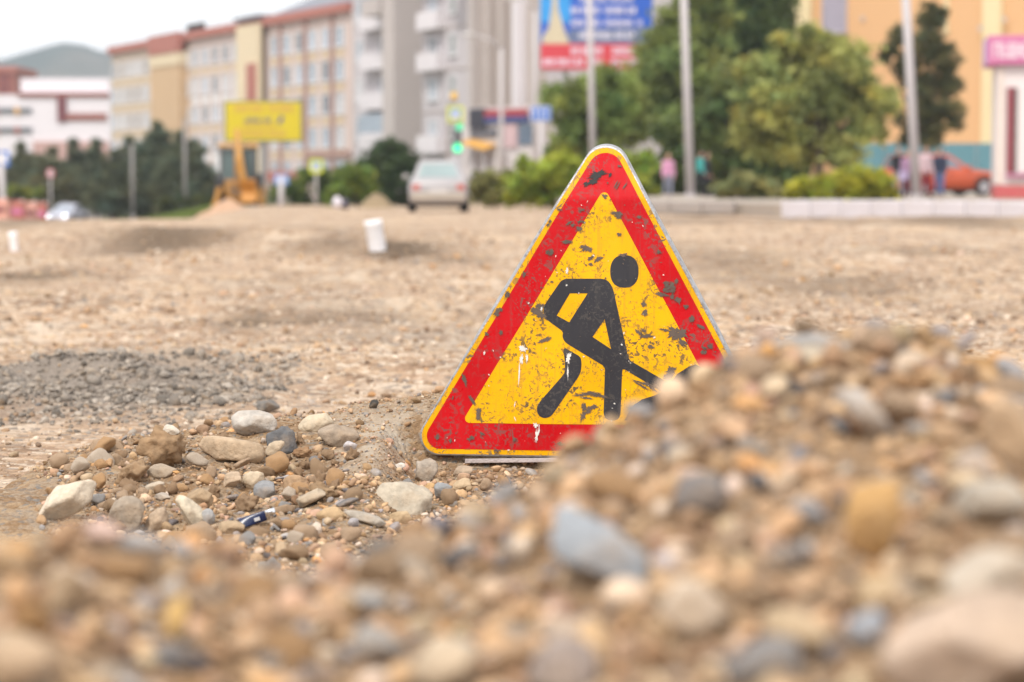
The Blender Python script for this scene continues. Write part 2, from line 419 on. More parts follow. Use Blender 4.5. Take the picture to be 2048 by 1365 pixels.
def stone_cloud(P, S, cols, r, sub, tilt=1.):
    pr, T = protos(sub); n = len(P); nv = pr.shape[1]
    V = pr[r.integers(0, len(pr), n)] * S[:, None, None]
    V = np.einsum('nij,nkj->nki', rotmats(n, r, tilt), V) + P[:, None, :]
    TT = (T[None] + (np.arange(n) * nv)[:, None, None]).reshape(-1, 3)
    return V.reshape(-1, 3), TT, np.repeat(cols, nv, 0)
def join(parts):
    V, T, K = [], [], []; b = 0
    for v, t, k in parts: V.append(v); T.append(t + b); K.append(k); b += len(v)
    return np.concatenate(V), np.concatenate(T), np.concatenate(K)
HERO = []       # (x, y, radius) kept clear of loose gravel
def clear(x, y, s):
    k = np.ones(len(x), bool)
    for hx, hy, hr in HERO: k &= (x - hx) ** 2 + (y - hy) ** 2 > (hr * .8 + s * .5) ** 2
    return k

HS_V, HS_T = ico(4)
def hero(label, box, base, seed, tilt=0., ratio=None, cuts=9, soft=.7, rough=.04, Y=None, tint=(.33, .23, .14), amount=.4, speck=None, depth=.8, name='stone', cat='stone', lumpy=0.):
    x0, y0, x1, y1 = box
    cx, cy = (x0 + x1) / 2, (y0 + y1) / 2
    if Y is None: Y = hit(cx, y1 - .12 * (y1 - y0))
    w, h = (x1 - x0) / F * Y, (y1 - y0) / F * Y
    Y = Y + w * .2
    r = np.random.default_rng(seed)
    V = shape_stone(HS_V, r, cuts + 3, soft * .78, rough, (1, .9, ratio or 1))
    if lumpy:
        d = np.array([mnoise.fractal(Vector(p) * 2.6 + Vector((seed, 0, 0)), 1., 2.1, 5) for p in V]); V = V * (1 + lumpy * d)[:, None]
    else:
        d = np.array([mnoise.fractal(Vector(p) * 3.5 + Vector((seed, 0, 0)), 1., 2.1, 4) for p in V]); V = V * (1 + .055 * d)[:, None]
    c, s = math.cos(tilt), math.sin(tilt)
    V = np.stack([V[:, 0] * c - V[:, 2] * s, V[:, 1], V[:, 0] * s + V[:, 2] * c], -1)
    lo, hi = V.min(0), V.max(0); V = (V - (lo + hi) / 2) / (hi - lo)
    V = V * np.array([w, max(min(w, h * 1.6), min(w, h)) * depth, h])
    o = np_mesh(name, V, HS_T, [stone_mat('stone_surface', False, base, tint, amount, speck)])
    o.location = U(cx, cy, Y)
    tag(o, label, cat)
    HERO.append((o.location.x, Y, w * .5))
    return o
HAZE_D, CLOUD, SUN, EXPO = .00028, 11.6, 3.0, 0.0
# ------------------------------------------------------------------ stones one can point to
TAN, GREY, CREAM, OCH, DK, BR = (.46, .345, .235), (.34, .32, .295), (.60, .51, .40), (.50, .32, .15), (.13, .13, .135), (.30, .195, .11)
for a in [
 # the rubble beside the sign (in focus)
 ('large oblong tan boulder lying across the middle of the rubble mound', (392, 871, 532, 934), TAN, 1, -.12, .5, 7, .7),
 ('smooth pale grey oval stone perched above the tan boulder', (463, 820, 556, 876), (.46, .42, .375), 2, -.1, .65, 4, .85, .02),
 ('broken dark blue-grey rock with pale streaks beside the tan boulder', (532, 853, 600, 916), DK, 3, .3, .9, 12, .5, .08),
 ('rough charcoal lump behind the pale oval stone at the mound top', (512, 800, 560, 830), (.17, .155, .14), 4, .1, .8, 10, .6, .1),
 ('cream white block with mud on its underside at the left end of the rubble', (72, 960, 190, 1052), CREAM, 6, .45, .62, 9, .55, .05),
 ('grey-brown upright stone standing between the white block and the cream slab', (217, 991, 292, 1070), (.33, .27, .21), 7, 1.2, .8, 5, .75),
 ('narrow tan slab standing right of the grey-brown upright stone', (288, 1013, 336, 1074), (.47, .36, .26), 8, 1.3, .6, 8, .6),
 ('long smooth cream stone leaning with its foot to the right', (350, 990, 412, 1064), (.58, .50, .38), 9, -1.0, .5, 5, .75),
 ('speckled grey pebble touching the leaning cream stone', (399, 1017, 430, 1056), (.34, .335, .33), 112, 1.2, .9, 3, 1.),
 ('flat brown-grey stone below the earth clod tower', (288, 927, 356, 964), (.36, .29, .22), 11, -.2, .5, 8, .6),
 ('round cream pebble with tan stains under the tan boulder', (485, 942, 529, 986), (.53, .43, .31), 12, .4, .9, 5, .8),
 ('dark grey pebble flecked white in the middle of the rubble', (506, 962, 551, 1003), (.25, .25, .255), 14, .3, .8, 7, .65),
 ('orange-tan rounded stone at the edge of the dark hollow', (565, 948, 617, 990), (.42, .28, .17), 15, .2, .8, 6, .75),
 ('long tan-grey stone slanting up above the blue lighter', (592, 977, 652, 1017), (.42, .34, .25), 16, .5, .45, 6, .75),
 ('flat ochre stone right of the blue lighter', (632, 1014, 694, 1048), (.48, .335, .19), 17, .05, .5, 6, .75),
 ('large rough whitish block half buried in front of the sign', (747, 964, 866, 1034), (.46, .40, .315), 18, -.1, .62, 9, .6, .07),
 ('squarish grey-tan block tucked behind the ochre pebble by the sign corner', (829, 918, 877, 970), (.36, .305, .25), 19, .2, 1., 9, .55, .05),
 ('pale tan stone wedged against the dark broken rock', (530, 880, 574, 920), (.50, .40, .29), 20, .4, .8, 9, .6),
 ('tan wedge shaped stone below the right end of the tan boulder', (445, 943, 484, 980), (.46, .35, .25), 21, .6, .8, 8, .6),
 ('cream flat stone on the crest left of the crust', (596, 826, 668, 868), (.55, .46, .34), 25, .1, .45, 6, .7),
 ('brownish stone bedded in the pale crust left of the sign', (634, 848, 720, 900), (.33, .26, .195), 24, -.1, .55, 6, .7),
 ('long thin grey stone slanting down to the right in front of the whitish block', (687, 1020, 773, 1054), (.38, .335, .28), 26, -.38, .3, 5, .75),
 ('brown earthy stone between the flat stone and the round cream pebble', (372, 976, 427, 1020), (.37, .265, .165), 27, .2, .8, 8, .6),
 ('tan stone just left of the blue lighter', (436, 1040, 490, 1072), (.42, .31, .20), 128, .1, .7, 5, .9),
 ('lilac-white pebble on the crust left of the sign', (687, 882, 715, 905), (.50, .47, .48), 31, .2, .7, 6, .7),
 ('angular slate grey stone below the sign corner', (868, 965, 905, 1006), (.27, .275, .28), 30, .5, .9, 11, .5),
 ('ochre pebble below the sign corner next to the slate grey stone', (846, 966, 872, 990), (.48, .31, .15), 32, .1, .9, 8, .6),
 ('rounded brown-grey stone under the sign board near its rusty leg', (906, 931, 946, 957), (.40, .31, .23), 33, .2, .65, 5, .8),
 ('tan stone below the rounded brown-grey stone under the sign', (905, 956, 943, 985), (.48, .36, .23), 34, .5, .7, 7, .7),
 ('small black lump on the crust skyline left of the sign', (738, 799, 758, 820), (.06, .055, .05), 35, .3, .9, 11, .55, .1),
 ('dark slender stone lying above the long thin grey stone', (668, 995, 718, 1016), (.16, .15, .15), 36, .45, .3, 5, .8),
 ('white fleck of stone below the lilac-white pebble', (782, 925, 812, 940), (.62, .58, .53), 37, .1, .5, 8, .6),
 ('tan stone at the right of the ochre flat stone', (776, 1022, 826, 1050), (.47, .345, .21), 38, .1, .6, 6, .7),
 ('light tan cobble below the flat brown-grey stone', (286, 962, 330, 992), (.46, .385, .30), 39, .1, .65, 6, .75),
 ('small grey cobble below the light tan cobble', (308, 985, 342, 1006), (.40, .345, .29), 40, .1, .6, 6, .75),
]: hero(*a)
# earth clods
cl = hero('tall crumbling clod of brown earth standing at the left of the rubble', (276, 846, 372, 950), BR, 44, .1, 1.1, 6, .7, .1, amount=.3, name='earth_clod', cat='earth clod', lumpy=.35, depth=.9)
hero('low brown earth clod left of the tall clod', (228, 918, 300, 976), (.31, .205, .12), 45, .4, .7, 6, .7, .1, amount=.3, name='earth_clod', cat='earth clod', lumpy=.35)
hero('reddish brown clod between the dark rock and the pale crust', (583, 893, 626, 920), (.27, .155, .08), 46, .2, .7, 6, .7, .1, name='earth_clod', cat='earth clod', lumpy=.3)
hero('dark brown clod in the hollow above the blue lighter', (470, 985, 520, 1030), (.25, .165, .10), 47, .9, .8, 6, .7, .1, name='earth_clod', cat='earth clod', lumpy=.3)
hero('brown clod hanging over the dark hollow', (615, 960, 680, 1000), (.26, .17, .095), 48, -.3, .6, 6, .7, .1, name='earth_clod', cat='earth clod', lumpy=.3)
hero('small white stone stuck on the tall earth clod', (326, 849, 360, 875), (.60, .54, .46), 5, -.4, .7, 8, .6, Y=cl.location.y - .02)
# the blurred foreground heap
for a in [
 ('large flat blue-grey slab in the middle of the blurred foreground heap', (1100, 1018, 1308, 1175), (.30, .32, .345), 50, -.35, .62, 12, .38, .02),
 ('upright ochre stone right of centre in the foreground heap', (1688, 955, 1806, 1125), (.55, .335, .14), 51, 1.45, .7, 5, .75, .02),
 ('cream white rounded stone right of the blue-grey slab', (1316, 1152, 1450, 1275), (.58, .47, .36), 52, -.55, .7, 4, .8, .02),
 ('dark grey oval stone at the bottom of the foreground heap', (1446, 1272, 1604, 1385), (.19, .185, .185), 53, .2, .55, 4, .8, .02),
 ('biggest pinkish beige boulder in the bottom right corner', (1752, 1185, 2140, 1420), (.48, .365, .28), 54, .2, .7, 5, .75, .03),
 ('pale beige stone just above the corner boulder', (1884, 1092, 2090, 1215), (.50, .43, .35), 55, .1, .55, 5, .75, .02),
 ('flat light grey stone at the right edge of the heap', (1904, 955, 2060, 1045), (.42, .375, .315), 56, -.1, .55, 5, .75, .02),
 ('dark grey stone above the blue-grey slab', (1342, 940, 1456, 1028), (.20, .19, .19), 57, .3, .7, 8, .6, .04),
 ('pale grey-white stone on the right shoulder of the heap', (1668, 775, 1784, 872), (.48, .43, .385), 58, -.7, .5, 6, .7, .03),
 ('blue-grey pebble above the dark grey oval stone', (1690, 1215, 1774, 1290), (.28, .305, .345), 59, .1, .75, 6, .7, .02),
 ('broad grey stone on the crest of the heap', (1544, 664, 1706, 744), (.36, .35, .34), 60, -.2, .5, 8, .65, .03, 2.68),
 ('dark grey stone capping the highest point of the heap', (1696, 638, 1790, 690), (.23, .21, .205), 61, .1, .5, 7, .65, .03, 2.76),
 ('tall tan boulder against the right edge of the heap', (1968, 795, 2085, 945), (.44, .305, .19), 62, -.6, .8, 6, .7, .03),
 ('small white wedge shaped stone below the tall tan boulder', (1904, 900, 1984, 962), (.62, .52, .44), 63, .2, .8, 8, .55, .03),
 ('cream-ochre stone above the blue-grey pebble', (1706, 1148, 1794, 1240), (.57, .43, .27), 64, .8, .7, 6, .7, .03),
 ('grey-lilac stone at the bottom edge left of the dark oval', (1050, 1268, 1196, 1390), (.36, .30, .27), 65, .2, .8, 5, .75, .02),
 ('long tan stone right of the cream white rounded stone', (1520, 1215, 1660, 1312), (.50, .375, .24), 66, -.5, .5, 5, .75, .03),
 ('small slate stone left of the upright ochre stone', (1575, 998, 1658, 1044), (.22, .225, .24), 67, -.2, .55, 7, .65, .03),
 ('pinkish stone on the left ridge of the foreground heap', (166, 1040, 252, 1084), (.55, .40, .35), 68, .1, .55, 6, .7, .03),
 ('flat grey stone on the left ridge beside the pinkish stone', (237, 1066, 340, 1104), (.34, .33, .33), 69, -.1, .4, 6, .7, .03),
 ('dark slate stone on the ridge left of the sign corner', (848, 1032, 908, 1068), (.15, .15, .18), 70, -.2, .55, 7, .65, .03),
 ('ochre stone near the bottom at the left of the heap', (324, 1190, 378, 1290), (.55, .36, .14), 71, 1.3, .7, 6, .7, .03),
 ('white-grey stone upright in the left part of the heap', (316, 1145, 362, 1215), (.50, .45, .40), 72, 1.3, .6, 6, .7, .03),
 ('brown clod shaped stone in the lower left of the heap', (90, 1130, 190, 1220), (.32, .23, .145), 73, .3, .8, 6, .7, .06),
 ('pale tan stone at the bottom left corner', (-30, 1270, 110, 1385), (.46, .335, .225), 74, .2, .7, 6, .7, .04),
 ('light beige stone at the bottom between the tan stones', (820, 1270, 960, 1380), (.50, .40, .29), 75, .2, .7, 6, .7, .04),
 ('dull grey stone low in the middle of the heap', (700, 1245, 800, 1330), (.31, .29, .27), 76, -.3, .7, 6, .7, .04),
]: hero(*a)

# ------------------------------------------------------------------ loose gravel
def individuals(P, S, cols, r, name, label_for, group, sub=3):
    V0, T0 = ico(sub)
    meshes = []
    for k in range(14):
        V = shape_stone(V0, r, 12, r.uniform(.32, .75), .05, (1, r.uniform(.65, .95), r.uniform(.45, .8)))
        d_ = np.array([mnoise.fractal(Vector(p) * 3. + Vector((k * 7., 0, 0)), 1., 2.1, 4) for p in V]); V = V * (1 + .07 * d_)[:, None]
        me_o = np_mesh(name, V, T0, [])
        meshes.append(me_o.data); bpy.data.objects.remove(me_o)
    variants = {}
    for p, s, c in zip(P, S, cols):
        k = int(r.integers(len(meshes)))
        lum = c.mean(); sat = (c.max() - c.min()) / c.max()
        kind = 'grey' if sat < .22 and lum < .36 else 'pale' if lum > .42 else 'ochre' if sat > .62 else 'tan' if lum > .28 else 'brown'
        shade = {'grey': (.31, .30, .295), 'pale': (.58, .48, .38), 'ochre': (.50, .30, .15), 'tan': (.49, .345, .23), 'brown': (.36, .24, .145)}[kind]
        if (k, kind) not in variants:
            m = meshes[k].copy(); m.materials.clear(); mn = 'gravel_' + kind
            if mn not in MC: MC[mn] = stone_mat(mn, False, shade)
            m.materials.append(MC[mn]); variants[(k, kind)] = m
        o = bpy.data.objects.new(name, variants[(k, kind)]); C.objects.link(o)
        o.location = p; o.scale = (s, s, s); o.rotation_euler = (r.normal(0, .4), r.normal(0, .4), r.uniform(0, 6.28))
        tag(o, label_for[kind], 'stone', group)
def heap_points(n, r, y0=1.0, y1=3.6, wide=.22):
    x = r.uniform(-1.5, 1.5, n); y = r.uniform(y0, y1, n)
    D = np.interp(x, RX, RD); k = (np.abs(x) < .26 * y + wide) & (y < D + .45)
    return x[k], y[k]
r = np.random.default_rng(5)
parts = []
for (n, s0, s1, sub, lift) in [(38000, .003, .007, 1, .0), (15000, .006, .013, 2, .002), (5200, .012, .024, 2, .005)]:
    x, y = heap_points(n, r, wide=.7); s = r.uniform(s0, s1, len(x))
    if s0 > .004:
        k = clear(x, y, s); x, y, s = x[k], y[k], s[k]
    z = heap_z(x, y) - .012 + s * r.uniform(-.1, .55, len(x)) + lift
    cc = palette(len(x), r) if s0 > .004 else np.array([.34, .23, .14]) * r.uniform(.5, 1.5, (len(x), 1))
    if s0 > .004: cc = cc * r.uniform(.7, 1.4, (len(x), 1)); cc = cc * np.minimum(1, .64 / cc.max(1, keepdims=True))
    parts.append(stone_cloud(np.stack([x, y, z], -1), s, cc, r, sub))
V, T, K = join(parts)
tag(np_mesh('gravel', V, T, [M_stones], K), 'mass of mixed tan and grey gravel covering the foreground heap', kind='stuff')
x, y = heap_points(420, r, 1.2, 3.0); s = r.uniform(.022, .038, len(x)); s = s * np.clip(y / 2.3, .62, 1.1); k = clear(x, y, s) & (y < np.interp(x, RX, RD) - .09); x, y, s = x[k][:150], y[k][:150], s[k][:150]
names = {'grey': 'grey', 'pale': 'pale cream', 'ochre': 'ochre', 'tan': 'tan', 'brown': 'brown'}
PI_ = PW * np.array([1.3, 1.2, 1, 1.2, 1.3, .55, .4, .5, 1.2, 1.3, 1, 1.2, 1.2, .3]); PI_ = PI_ / PI_.sum()
individuals(np.stack([x, y, heap_z(x, y) - .012 + s * r.uniform(.1, .5, len(x))], -1), s, palette(len(x), r, PAL, PI_), r, 'stone',
            {k: 'one of the unremarkable mid-sized %s stones strewn over the blurred foreground heap' % v for k, v in names.items()}, 'mid-sized stones strewn over the foreground heap')
# rubble mound: gravel thins out to crumbs on the crust
def mound_points(n, r):
    x = r.uniform(-1.4, 1.2, n); y = r.uniform(4.3, 7.3, n)
    z = mound_z(x, y); g = ground_z(x, y)
    px = 1024 + F * x / y; py = HOR + (H - z) * F / y
    k = (z > g - .02) & (px > 58 + 60 * vnoise(y * 5, y * 0 + 3., 4) - (py < 960) * 40)
    return x[k], y[k], px[k], py[k]
r = np.random.default_rng(6)
parts = []
for (n, s0, s1, sub) in [(30000, .0025, .006, 1), (9000, .006, .012, 2), (3200, .011, .022, 2)]:
    x, y, px, py = mound_points(n, r); s = r.uniform(s0, s1, len(x))
    crust = np.exp(-np.abs((px - 770) / 110) ** 3 - np.abs((py - 870) / 60) ** 3)
    k = r.uniform(0, 1, len(x)) > crust * (.0 if s0 < .005 else .62)
    k &= r.uniform(0, 1, len(x)) < np.where(s0 < .005, 1, .30 + .7 * ss(925, 985, py))
    if s0 > .005: k &= clear(x, y, s)
    x, y, s = x[k], y[k], s[k]
    z = mound_z(x, y) + s * r.uniform(-.15, .5, len(x))
    cc = palette(len(x), r)
    if s0 < .004: cc = np.where((crust[k] < .35)[:, None] & (r.uniform(0, 1, len(x)) < .6)[:, None], np.array([.25, .165, .10]) * r.uniform(.6, 1.5, (len(x), 1)), cc)
    parts.append(stone_cloud(np.stack([x, y, z], -1), s, cc, r, sub))
V, T, K = join(parts)
tag(np_mesh('rubble', V, T, [M_stones], K), 'small rubble and grit covering the mound by the sign', kind='stuff')
x, y, px, py = mound_points(1500, r); s = r.uniform(.019, .042, len(x))
k = clear(x, y, s * 2.2) & ~((px > 815) & (py < 975)) & (py > np.where(px < 560, 905, 945)) & ~((px > 570) & (px < 630) & (py < 985)); x, y, s = x[k][:190], y[k][:190], s[k][:190]
for q_ in zip(x, y, s): HERO.append(q_)
individuals(np.stack([x, y, mound_z(x, y) + s * r.uniform(0, .9, len(x))], -1), s, palette(len(x), r), r, 'stone',
            {k: 'one of the small %s cobbles lying among the rubble in front of the sign' % v for k, v in names.items()}, 'small cobbles among the rubble in front of the sign')
# crumbly lumps of earth between the cobbles
V0, T0 = ico(3); lumps = []
for k in range(6):
    d_ = np.array([mnoise.fractal(Vector(p) * 2.2 + Vector((k * 5., 3, 0)), 1., 2.1, 5) for p in V0])
    d2 = np.array([mnoise.fractal(Vector(p) * 5.5 + Vector((k * 3., 9, 2)), 1., 2.1, 4) for p in V0])
    V = shape_stone(V0, np.random.default_rng(70 + k), 12, .35, .05, (1, .9, .75)) * (1 + .40 * d_ + .25 * d2)[:, None]; mo = np_mesh('earth_clod', V, T0, [MC.setdefault('clod_earth', stone_mat('clod_earth', False, (.36, .235, .14), (.27, .17, .10), .6))]); lumps.append(mo.data); bpy.data.objects.remove(mo)
r = np.random.default_rng(21); x, y, px, py = mound_points(2200, r); s = r.uniform(.012, .036, len(x))
k = clear(x, y, s * .6) & (px > 235) & (px < 700) & (py > 872) & (py < 1010); x, y, s = x[k][:34], y[k][:34], s[k][:34]
for a_, b_, c_ in zip(x, y, s):
    o = bpy.data.objects.new('earth_clod', lumps[int(r.integers(6))]); C.objects.link(o); o.location = (a_, b_, float(mound_z(np.array([a_]), np.array([b_]))[0]) + c_ * .3); o.scale = (c_, c_, c_); o.rotation_euler = tuple(r.uniform(0, 6.28, 3))
    tag(o, 'one of the small crumbly brown earth clods between the cobbles of the rubble', 'earth clod', 'small earth clods among the rubble')
# loose stones on the open ground beyond
r = np.random.default_rng(8)
n = 30000
y = np.exp(r.uniform(math.log(6.2), math.log(30), n)); x = r.uniform(-.30, .30, n) * y
s = r.uniform(.005, .016, n) * (1 + r.uniform(0, 1, n) ** 6 * 2.2) * np.clip(y / 14, .6, 1.1)
k = mound_z(x, y) < ground_z(x, y); x, y, s = x[k], y[k], s[k]
cols = palette(len(x), r, PAL, np.array([12, 12, 6, 8, 2, 4, 1, 1, 8, 7, 4, 3, 12, .3]) / 80.3)
cols = cols * .6 + np.array([.47, .335, .225]) * .4 * r.uniform(.75, 1.2, (len(x), 1))
t_ = r.uniform(0, 1, (len(x), 1)); cols = np.where(t_ < .2, np.array([.66, .55, .44]), np.where(t_ > .86, np.array([.20, .135, .09]), cols))
gp = np.exp(-((x + 2.0) / 1.0) ** 4 - ((y - 9.4) / 1.0) ** 2)
cols = np.where((r.uniform(0, 1, len(x)) < gp)[:, None], np.array([.26, .235, .21]) * r.uniform(.45, 1.2, (len(x), 1)), cols)
n2 = 2600; y2 = np.exp(r.uniform(math.log(8.5), math.log(36), n2)); x2 = r.uniform(-.27, .27, n2) * y2; s2 = r.uniform(.018, .05, n2) * np.clip(y2 / 18, .6, 1.3)
k2 = (mound_z(x2, y2) < ground_z(x2, y2)) & (vnoise(x2 * .8, y2 * .5, 33) > .42); x2, y2, s2 = x2[k2], y2[k2], s2[k2]
c2 = np.where((r.uniform(0, 1, len(x2)) < .55)[:, None], np.array([.36, .245, .16]), palette(len(x2), r)) * r.uniform(.7, 1.2, (len(x2), 1))
x, y, s, cols = np.concatenate([x, x2]), np.concatenate([y, y2]), np.concatenate([s, s2]), np.concatenate([cols, c2])
V, T, K = stone_cloud(np.stack([x, y, ground_z(x, y) + s * r.uniform(-.35, .35, len(x))], -1), s, cols, r, 1, .6)
tag(np_mesh('ground_gravel', V, T, [M_stones], K), 'loose stones strewn over the open sandy ground', kind='stuff')
r = np.random.default_rng(9); n = 7000
x = -2.05 + r.uniform(-1.15, 1.15, n); y = 9.4 + r.normal(0, .6, n); s = r.uniform(.004, .016, n) * (1 + 1.8 * r.uniform(0, 1, n) ** 7)
V, T, K = stone_cloud(np.stack([x, y, ground_z(x, y) + s * .2], -1), s, np.array([.30, .26, .22]) * r.uniform(.35, 1.4, (n, 1)), r, 1)
tag(np_mesh('grey_gravel', V, T, [M_stones], K), 'low pile of grey crushed stone at the left behind the mound', kind='stuff')

# ------------------------------------------------------------------ the road works sign
SY = 6.4
SP0 = U(1190, 912, SY)
n_face = Vector((-math.sin(R(7)), -math.cos(R(7)), math.tan(R(1.0)))).normalized()
e1 = Vector((0, 0, 1)).cross(-n_face).normalized() * -1
e1 = Vector((math.cos(R(7)), -math.sin(R(7)), 0)).normalized()
e3 = n_face.cross(e1) * -1
e3 = (e3 if e3.z > 0 else -e3).normalized()
sign = empty('road_works_sign', SP0, 0, 'scratched red and yellow triangular warning sign with a digging man, leaning on the rubble mound', 'road sign')
sign.matrix_world = Matrix(((e1.x, -n_face.x, e3.x, SP0.x), (e1.y, -n_face.y, e3.y, SP0.y), (e1.z, -n_face.z, e3.z, SP0.z), (0, 0, 0, 1)))
def SL(px, py):                                   # photo pixel -> sign-plane metres (x, z)
    d = Vector(ray(px, py)); o = Vector((0, 0, H))
    t = (SP0 - o).dot(n_face) / d.dot(n_face); p = o + d * t - SP0
    return (p.dot(e1), p.dot(e3))
CR_Z = SL(1205, 398)[1]
def bend(v):
    k = max(0., v[2] - CR_Z)
    return (v[0], v[1] + k * math.tan(R(15)) + .0035 * math.sin(v[0] * 17 + 1) * math.sin(v[2] * 13) , v[2])
TRI = [SL(815, 908), SL(1568, 920), SL(1212, 247)]
def inset_tri(d, rad, seg=10, top=0.):
    P = [Vector(p) for p in TRI]; out = []
    L3 = []
    for i in range(3):
        a, b = P[i], P[(i + 1) % 3]; t = (b - a).normalized(); nrm = Vector((-t.y, t.x)); L3.append((a + nrm * d, t))
    cor = []
    for i in range(3):
        (a, t), (b, s_) = L3[i - 1], L3[i]
        den = t.x * s_.y - t.y * s_.x; k = ((b.x - a.x) * s_.y - (b.y - a.y) * s_.x) / den
        cor.append((a + t * k, t, s_))
    rad0 = rad
    for ci, (c, t0, t1) in enumerate(cor):
        rad = rad0 + (top if ci == 2 else 0)
        ang = math.acos(max(-1, min(1, (-t0).dot(t1)))); l = rad / math.tan(ang / 2)
        bis = ((-t0) + t1).normalized(); cen = c + bis * (rad / math.sin(ang / 2))
        a0 = c - t0 * l - cen; a1 = c + t1 * l - cen
        A0 = math.atan2(a0.y, a0.x); A1 = math.atan2(a1.y, a1.x)
        while A1 < A0: A1 += 2 * math.pi
        for k in range(seg + 1):
            q = A0 + (A1 - A0) * k / seg; out.append((cen.x + rad * math.cos(q), cen.y + rad * math.sin(q)))
    return out
def film(name, loops_list, off, m, parent, mi=None, mats=None, cell=.03):
    """flat film on the board: filled outlines (with holes), cut into a fine grid so it can follow the dents"""
    bmT = bmesh.new()
    for j, loops in enumerate(loops_list):
        bm = bmesh.new(); E = []
        for lp in loops:
            vs = [bm.verts.new((x, 0, z)) for x, z in lp]
            for i in range(len(vs)): E.append(bm.edges.new((vs[i], vs[(i + 1) % len(vs)])))
        bmesh.ops.triangle_fill(bm, use_beauty=True, use_dissolve=False, edges=E, normal=(0, -1, 0))
        if cell:
            bmesh.ops.bisect_plane(bm, geom=bm.verts[:] + bm.edges[:] + bm.faces[:], plane_co=(0, 0, CR_Z), plane_no=(0, 0, 1))
            for ax in (0, 2):
                lo = min(v.co[ax] for v in bm.verts); hi = max(v.co[ax] for v in bm.verts)
                g = math.floor(lo / cell) * cell + cell
                while g < hi:
                    co = [0, 0, 0]; no = [0, 0, 0]; co[ax] = g; no[ax] = 1
                    bmesh.ops.bisect_plane(bm, geom=bm.verts[:] + bm.edges[:] + bm.faces[:], plane_co=co, plane_no=no); g += cell
        me = bpy.data.meshes.new('t'); bm.to_mesh(me); bm.free()
        n0 = len(bmT.faces); bmT.from_mesh(me); bpy.data.meshes.remove(me)
        bmT.faces.ensure_lookup_table()
        for f in bmT.faces[n0:]: f.material_index = mi[j] if mi else 0
    for v in bmT.verts: v.co.y = -off; v.co = bend(v.co)
    for f in bmT.faces:
        f.normal_update()
        if f.normal.y > 0: f.normal_flip()
        f.smooth = True
    me = bpy.data.meshes.new(name); bmT.to_mesh(me); bmT.free()
    for q in (mats or [m]): me.materials.append(q)
    o = bpy.data.objects.new(name, me); C.objects.link(o); o.parent = parent
    return o
def film_mat(name, col, dark, amt=1., rough=.28):
    m = bpy.data.materials.new(name); nt, N, L, P = nodes(m)
    tc = N.new('ShaderNodeTexCoord')
    def noise(sc, det, dist=0., st=None):
        n = N.new('ShaderNodeTexNoise'); n.inputs['Scale'].default_value = sc; n.inputs['Detail'].default_value = det; n.inputs['Distortion'].default_value = dist
        if st:
            mp = N.new('ShaderNodeMapping'); mp.inputs['Rotation'].default_value = (0, st[1], 0); mp.inputs['Scale'].default_value = st[0]
            L.new(tc.outputs['Object'], mp.inputs['Vector']); L.new(mp.outputs['Vector'], n.inputs['Vector'])
        else: L.new(tc.outputs['Object'], n.inputs['Vector'])
        return n.outputs['Fac']
    def rg(src, a, b, c=0., d=1.):
        r_ = N.new('ShaderNodeMapRange'); r_.inputs['From Min'].default_value = a; r_.inputs['From Max'].default_value = b
        r_.inputs['To Min'].default_value = c; r_.inputs['To Max'].default_value = d; L.new(src, r_.inputs['Value']); return r_.outputs['Result']
    def mul(a, b):
        x = N.new('ShaderNodeMath'); x.operation = 'MULTIPLY'; L.new(a, x.inputs[0]); L.new(b, x.inputs[1]); return x.outputs[0]
    def mix(f, A, B):
        x = N.new('ShaderNodeMix'); x.data_type = 'RGBA'
        for s_, v in (('A', A), ('B', B)):
            if isinstance(v, tuple): x.inputs[s_].default_value = (*v, 1)
            else: L.new(v, x.inputs[s_])
        L.new(f, x.inputs['Factor']); return x.outputs['Result']
    hs = N.new('ShaderNodeHueSaturation'); hs.inputs['Color'].default_value = (*col, 1); L.new(rg(noise(7, 6), .3, .7, .92, 1.08), hs.inputs['Value'])
    c = hs.outputs['Color']
    where = rg(noise(9, 4, .6), .40, .60)
    chips = mul(rg(noise(120, 5, .8), .555, .60), where)                     # little chips gathered in patches
    big = mul(rg(noise(34, 7, 1.2), .585, .615), where)
    s1 = rg(noise(60, 3, .3, ((1, 1, .05), R(62))), .61, .65)               # long scratches
    s2 = rg(noise(75, 3, .3, ((1, 1, .05), R(-48))), .625, .66)
    s3 = mul(rg(noise(80, 3, .4, ((1, 1, .08), R(85))), .60, .64), where)
    c = mix(rg(chips, 0, 1, 0, .9 * amt), c, dark)
    c = mix(rg(big, 0, 1, 0, .95 * amt), c, dark)
    for s_ in (s1, s2, s3): c = mix(rg(s_, 0, 1, 0, .3 * amt), c, tuple(.55 * d + .45 * k for d, k in zip(dark, col)))
    L.new(c, P.inputs['Base Color'])
    P.inputs['Specular IOR Level'].default_value = .24
    L.new(rg(noise(20, 6), .3, .7, rough - .08, rough + .16), P.inputs['Roughness'])
    b = N.new('ShaderNodeBump'); b.inputs['Strength'].default_value = .12; b.inputs['Distance'].default_value = .003
    L.new(noise(30, 5), b.inputs['Height']); L.new(b.outputs['Normal'], P.inputs['Normal'])
    return m
M_yel = film_mat('yellow_film', (.84, .43, .002), (.10, .075, .05))
M_edge = film_mat('yellow_edge_film', (.80, .40, .002), (.14, .11, .08), 1.)
M_red = film_mat('red_film', (.52, .003, .008), (.17, .09, .08), .8)
M_blk = film_mat('black_film', (.035, .035, .042), (.10, .09, .08), .6, .38)
M_scuff = mat('scuff_grime', (.115, .085, .068), .8, var=.5, scale=40)
M_scr = mat('black_scrape', (.012, .011, .011), .6, var=.3, scale=40)
M_drop = mat('bird_dropping', (.72, .70, .66), .8, var=.25, scale=60)
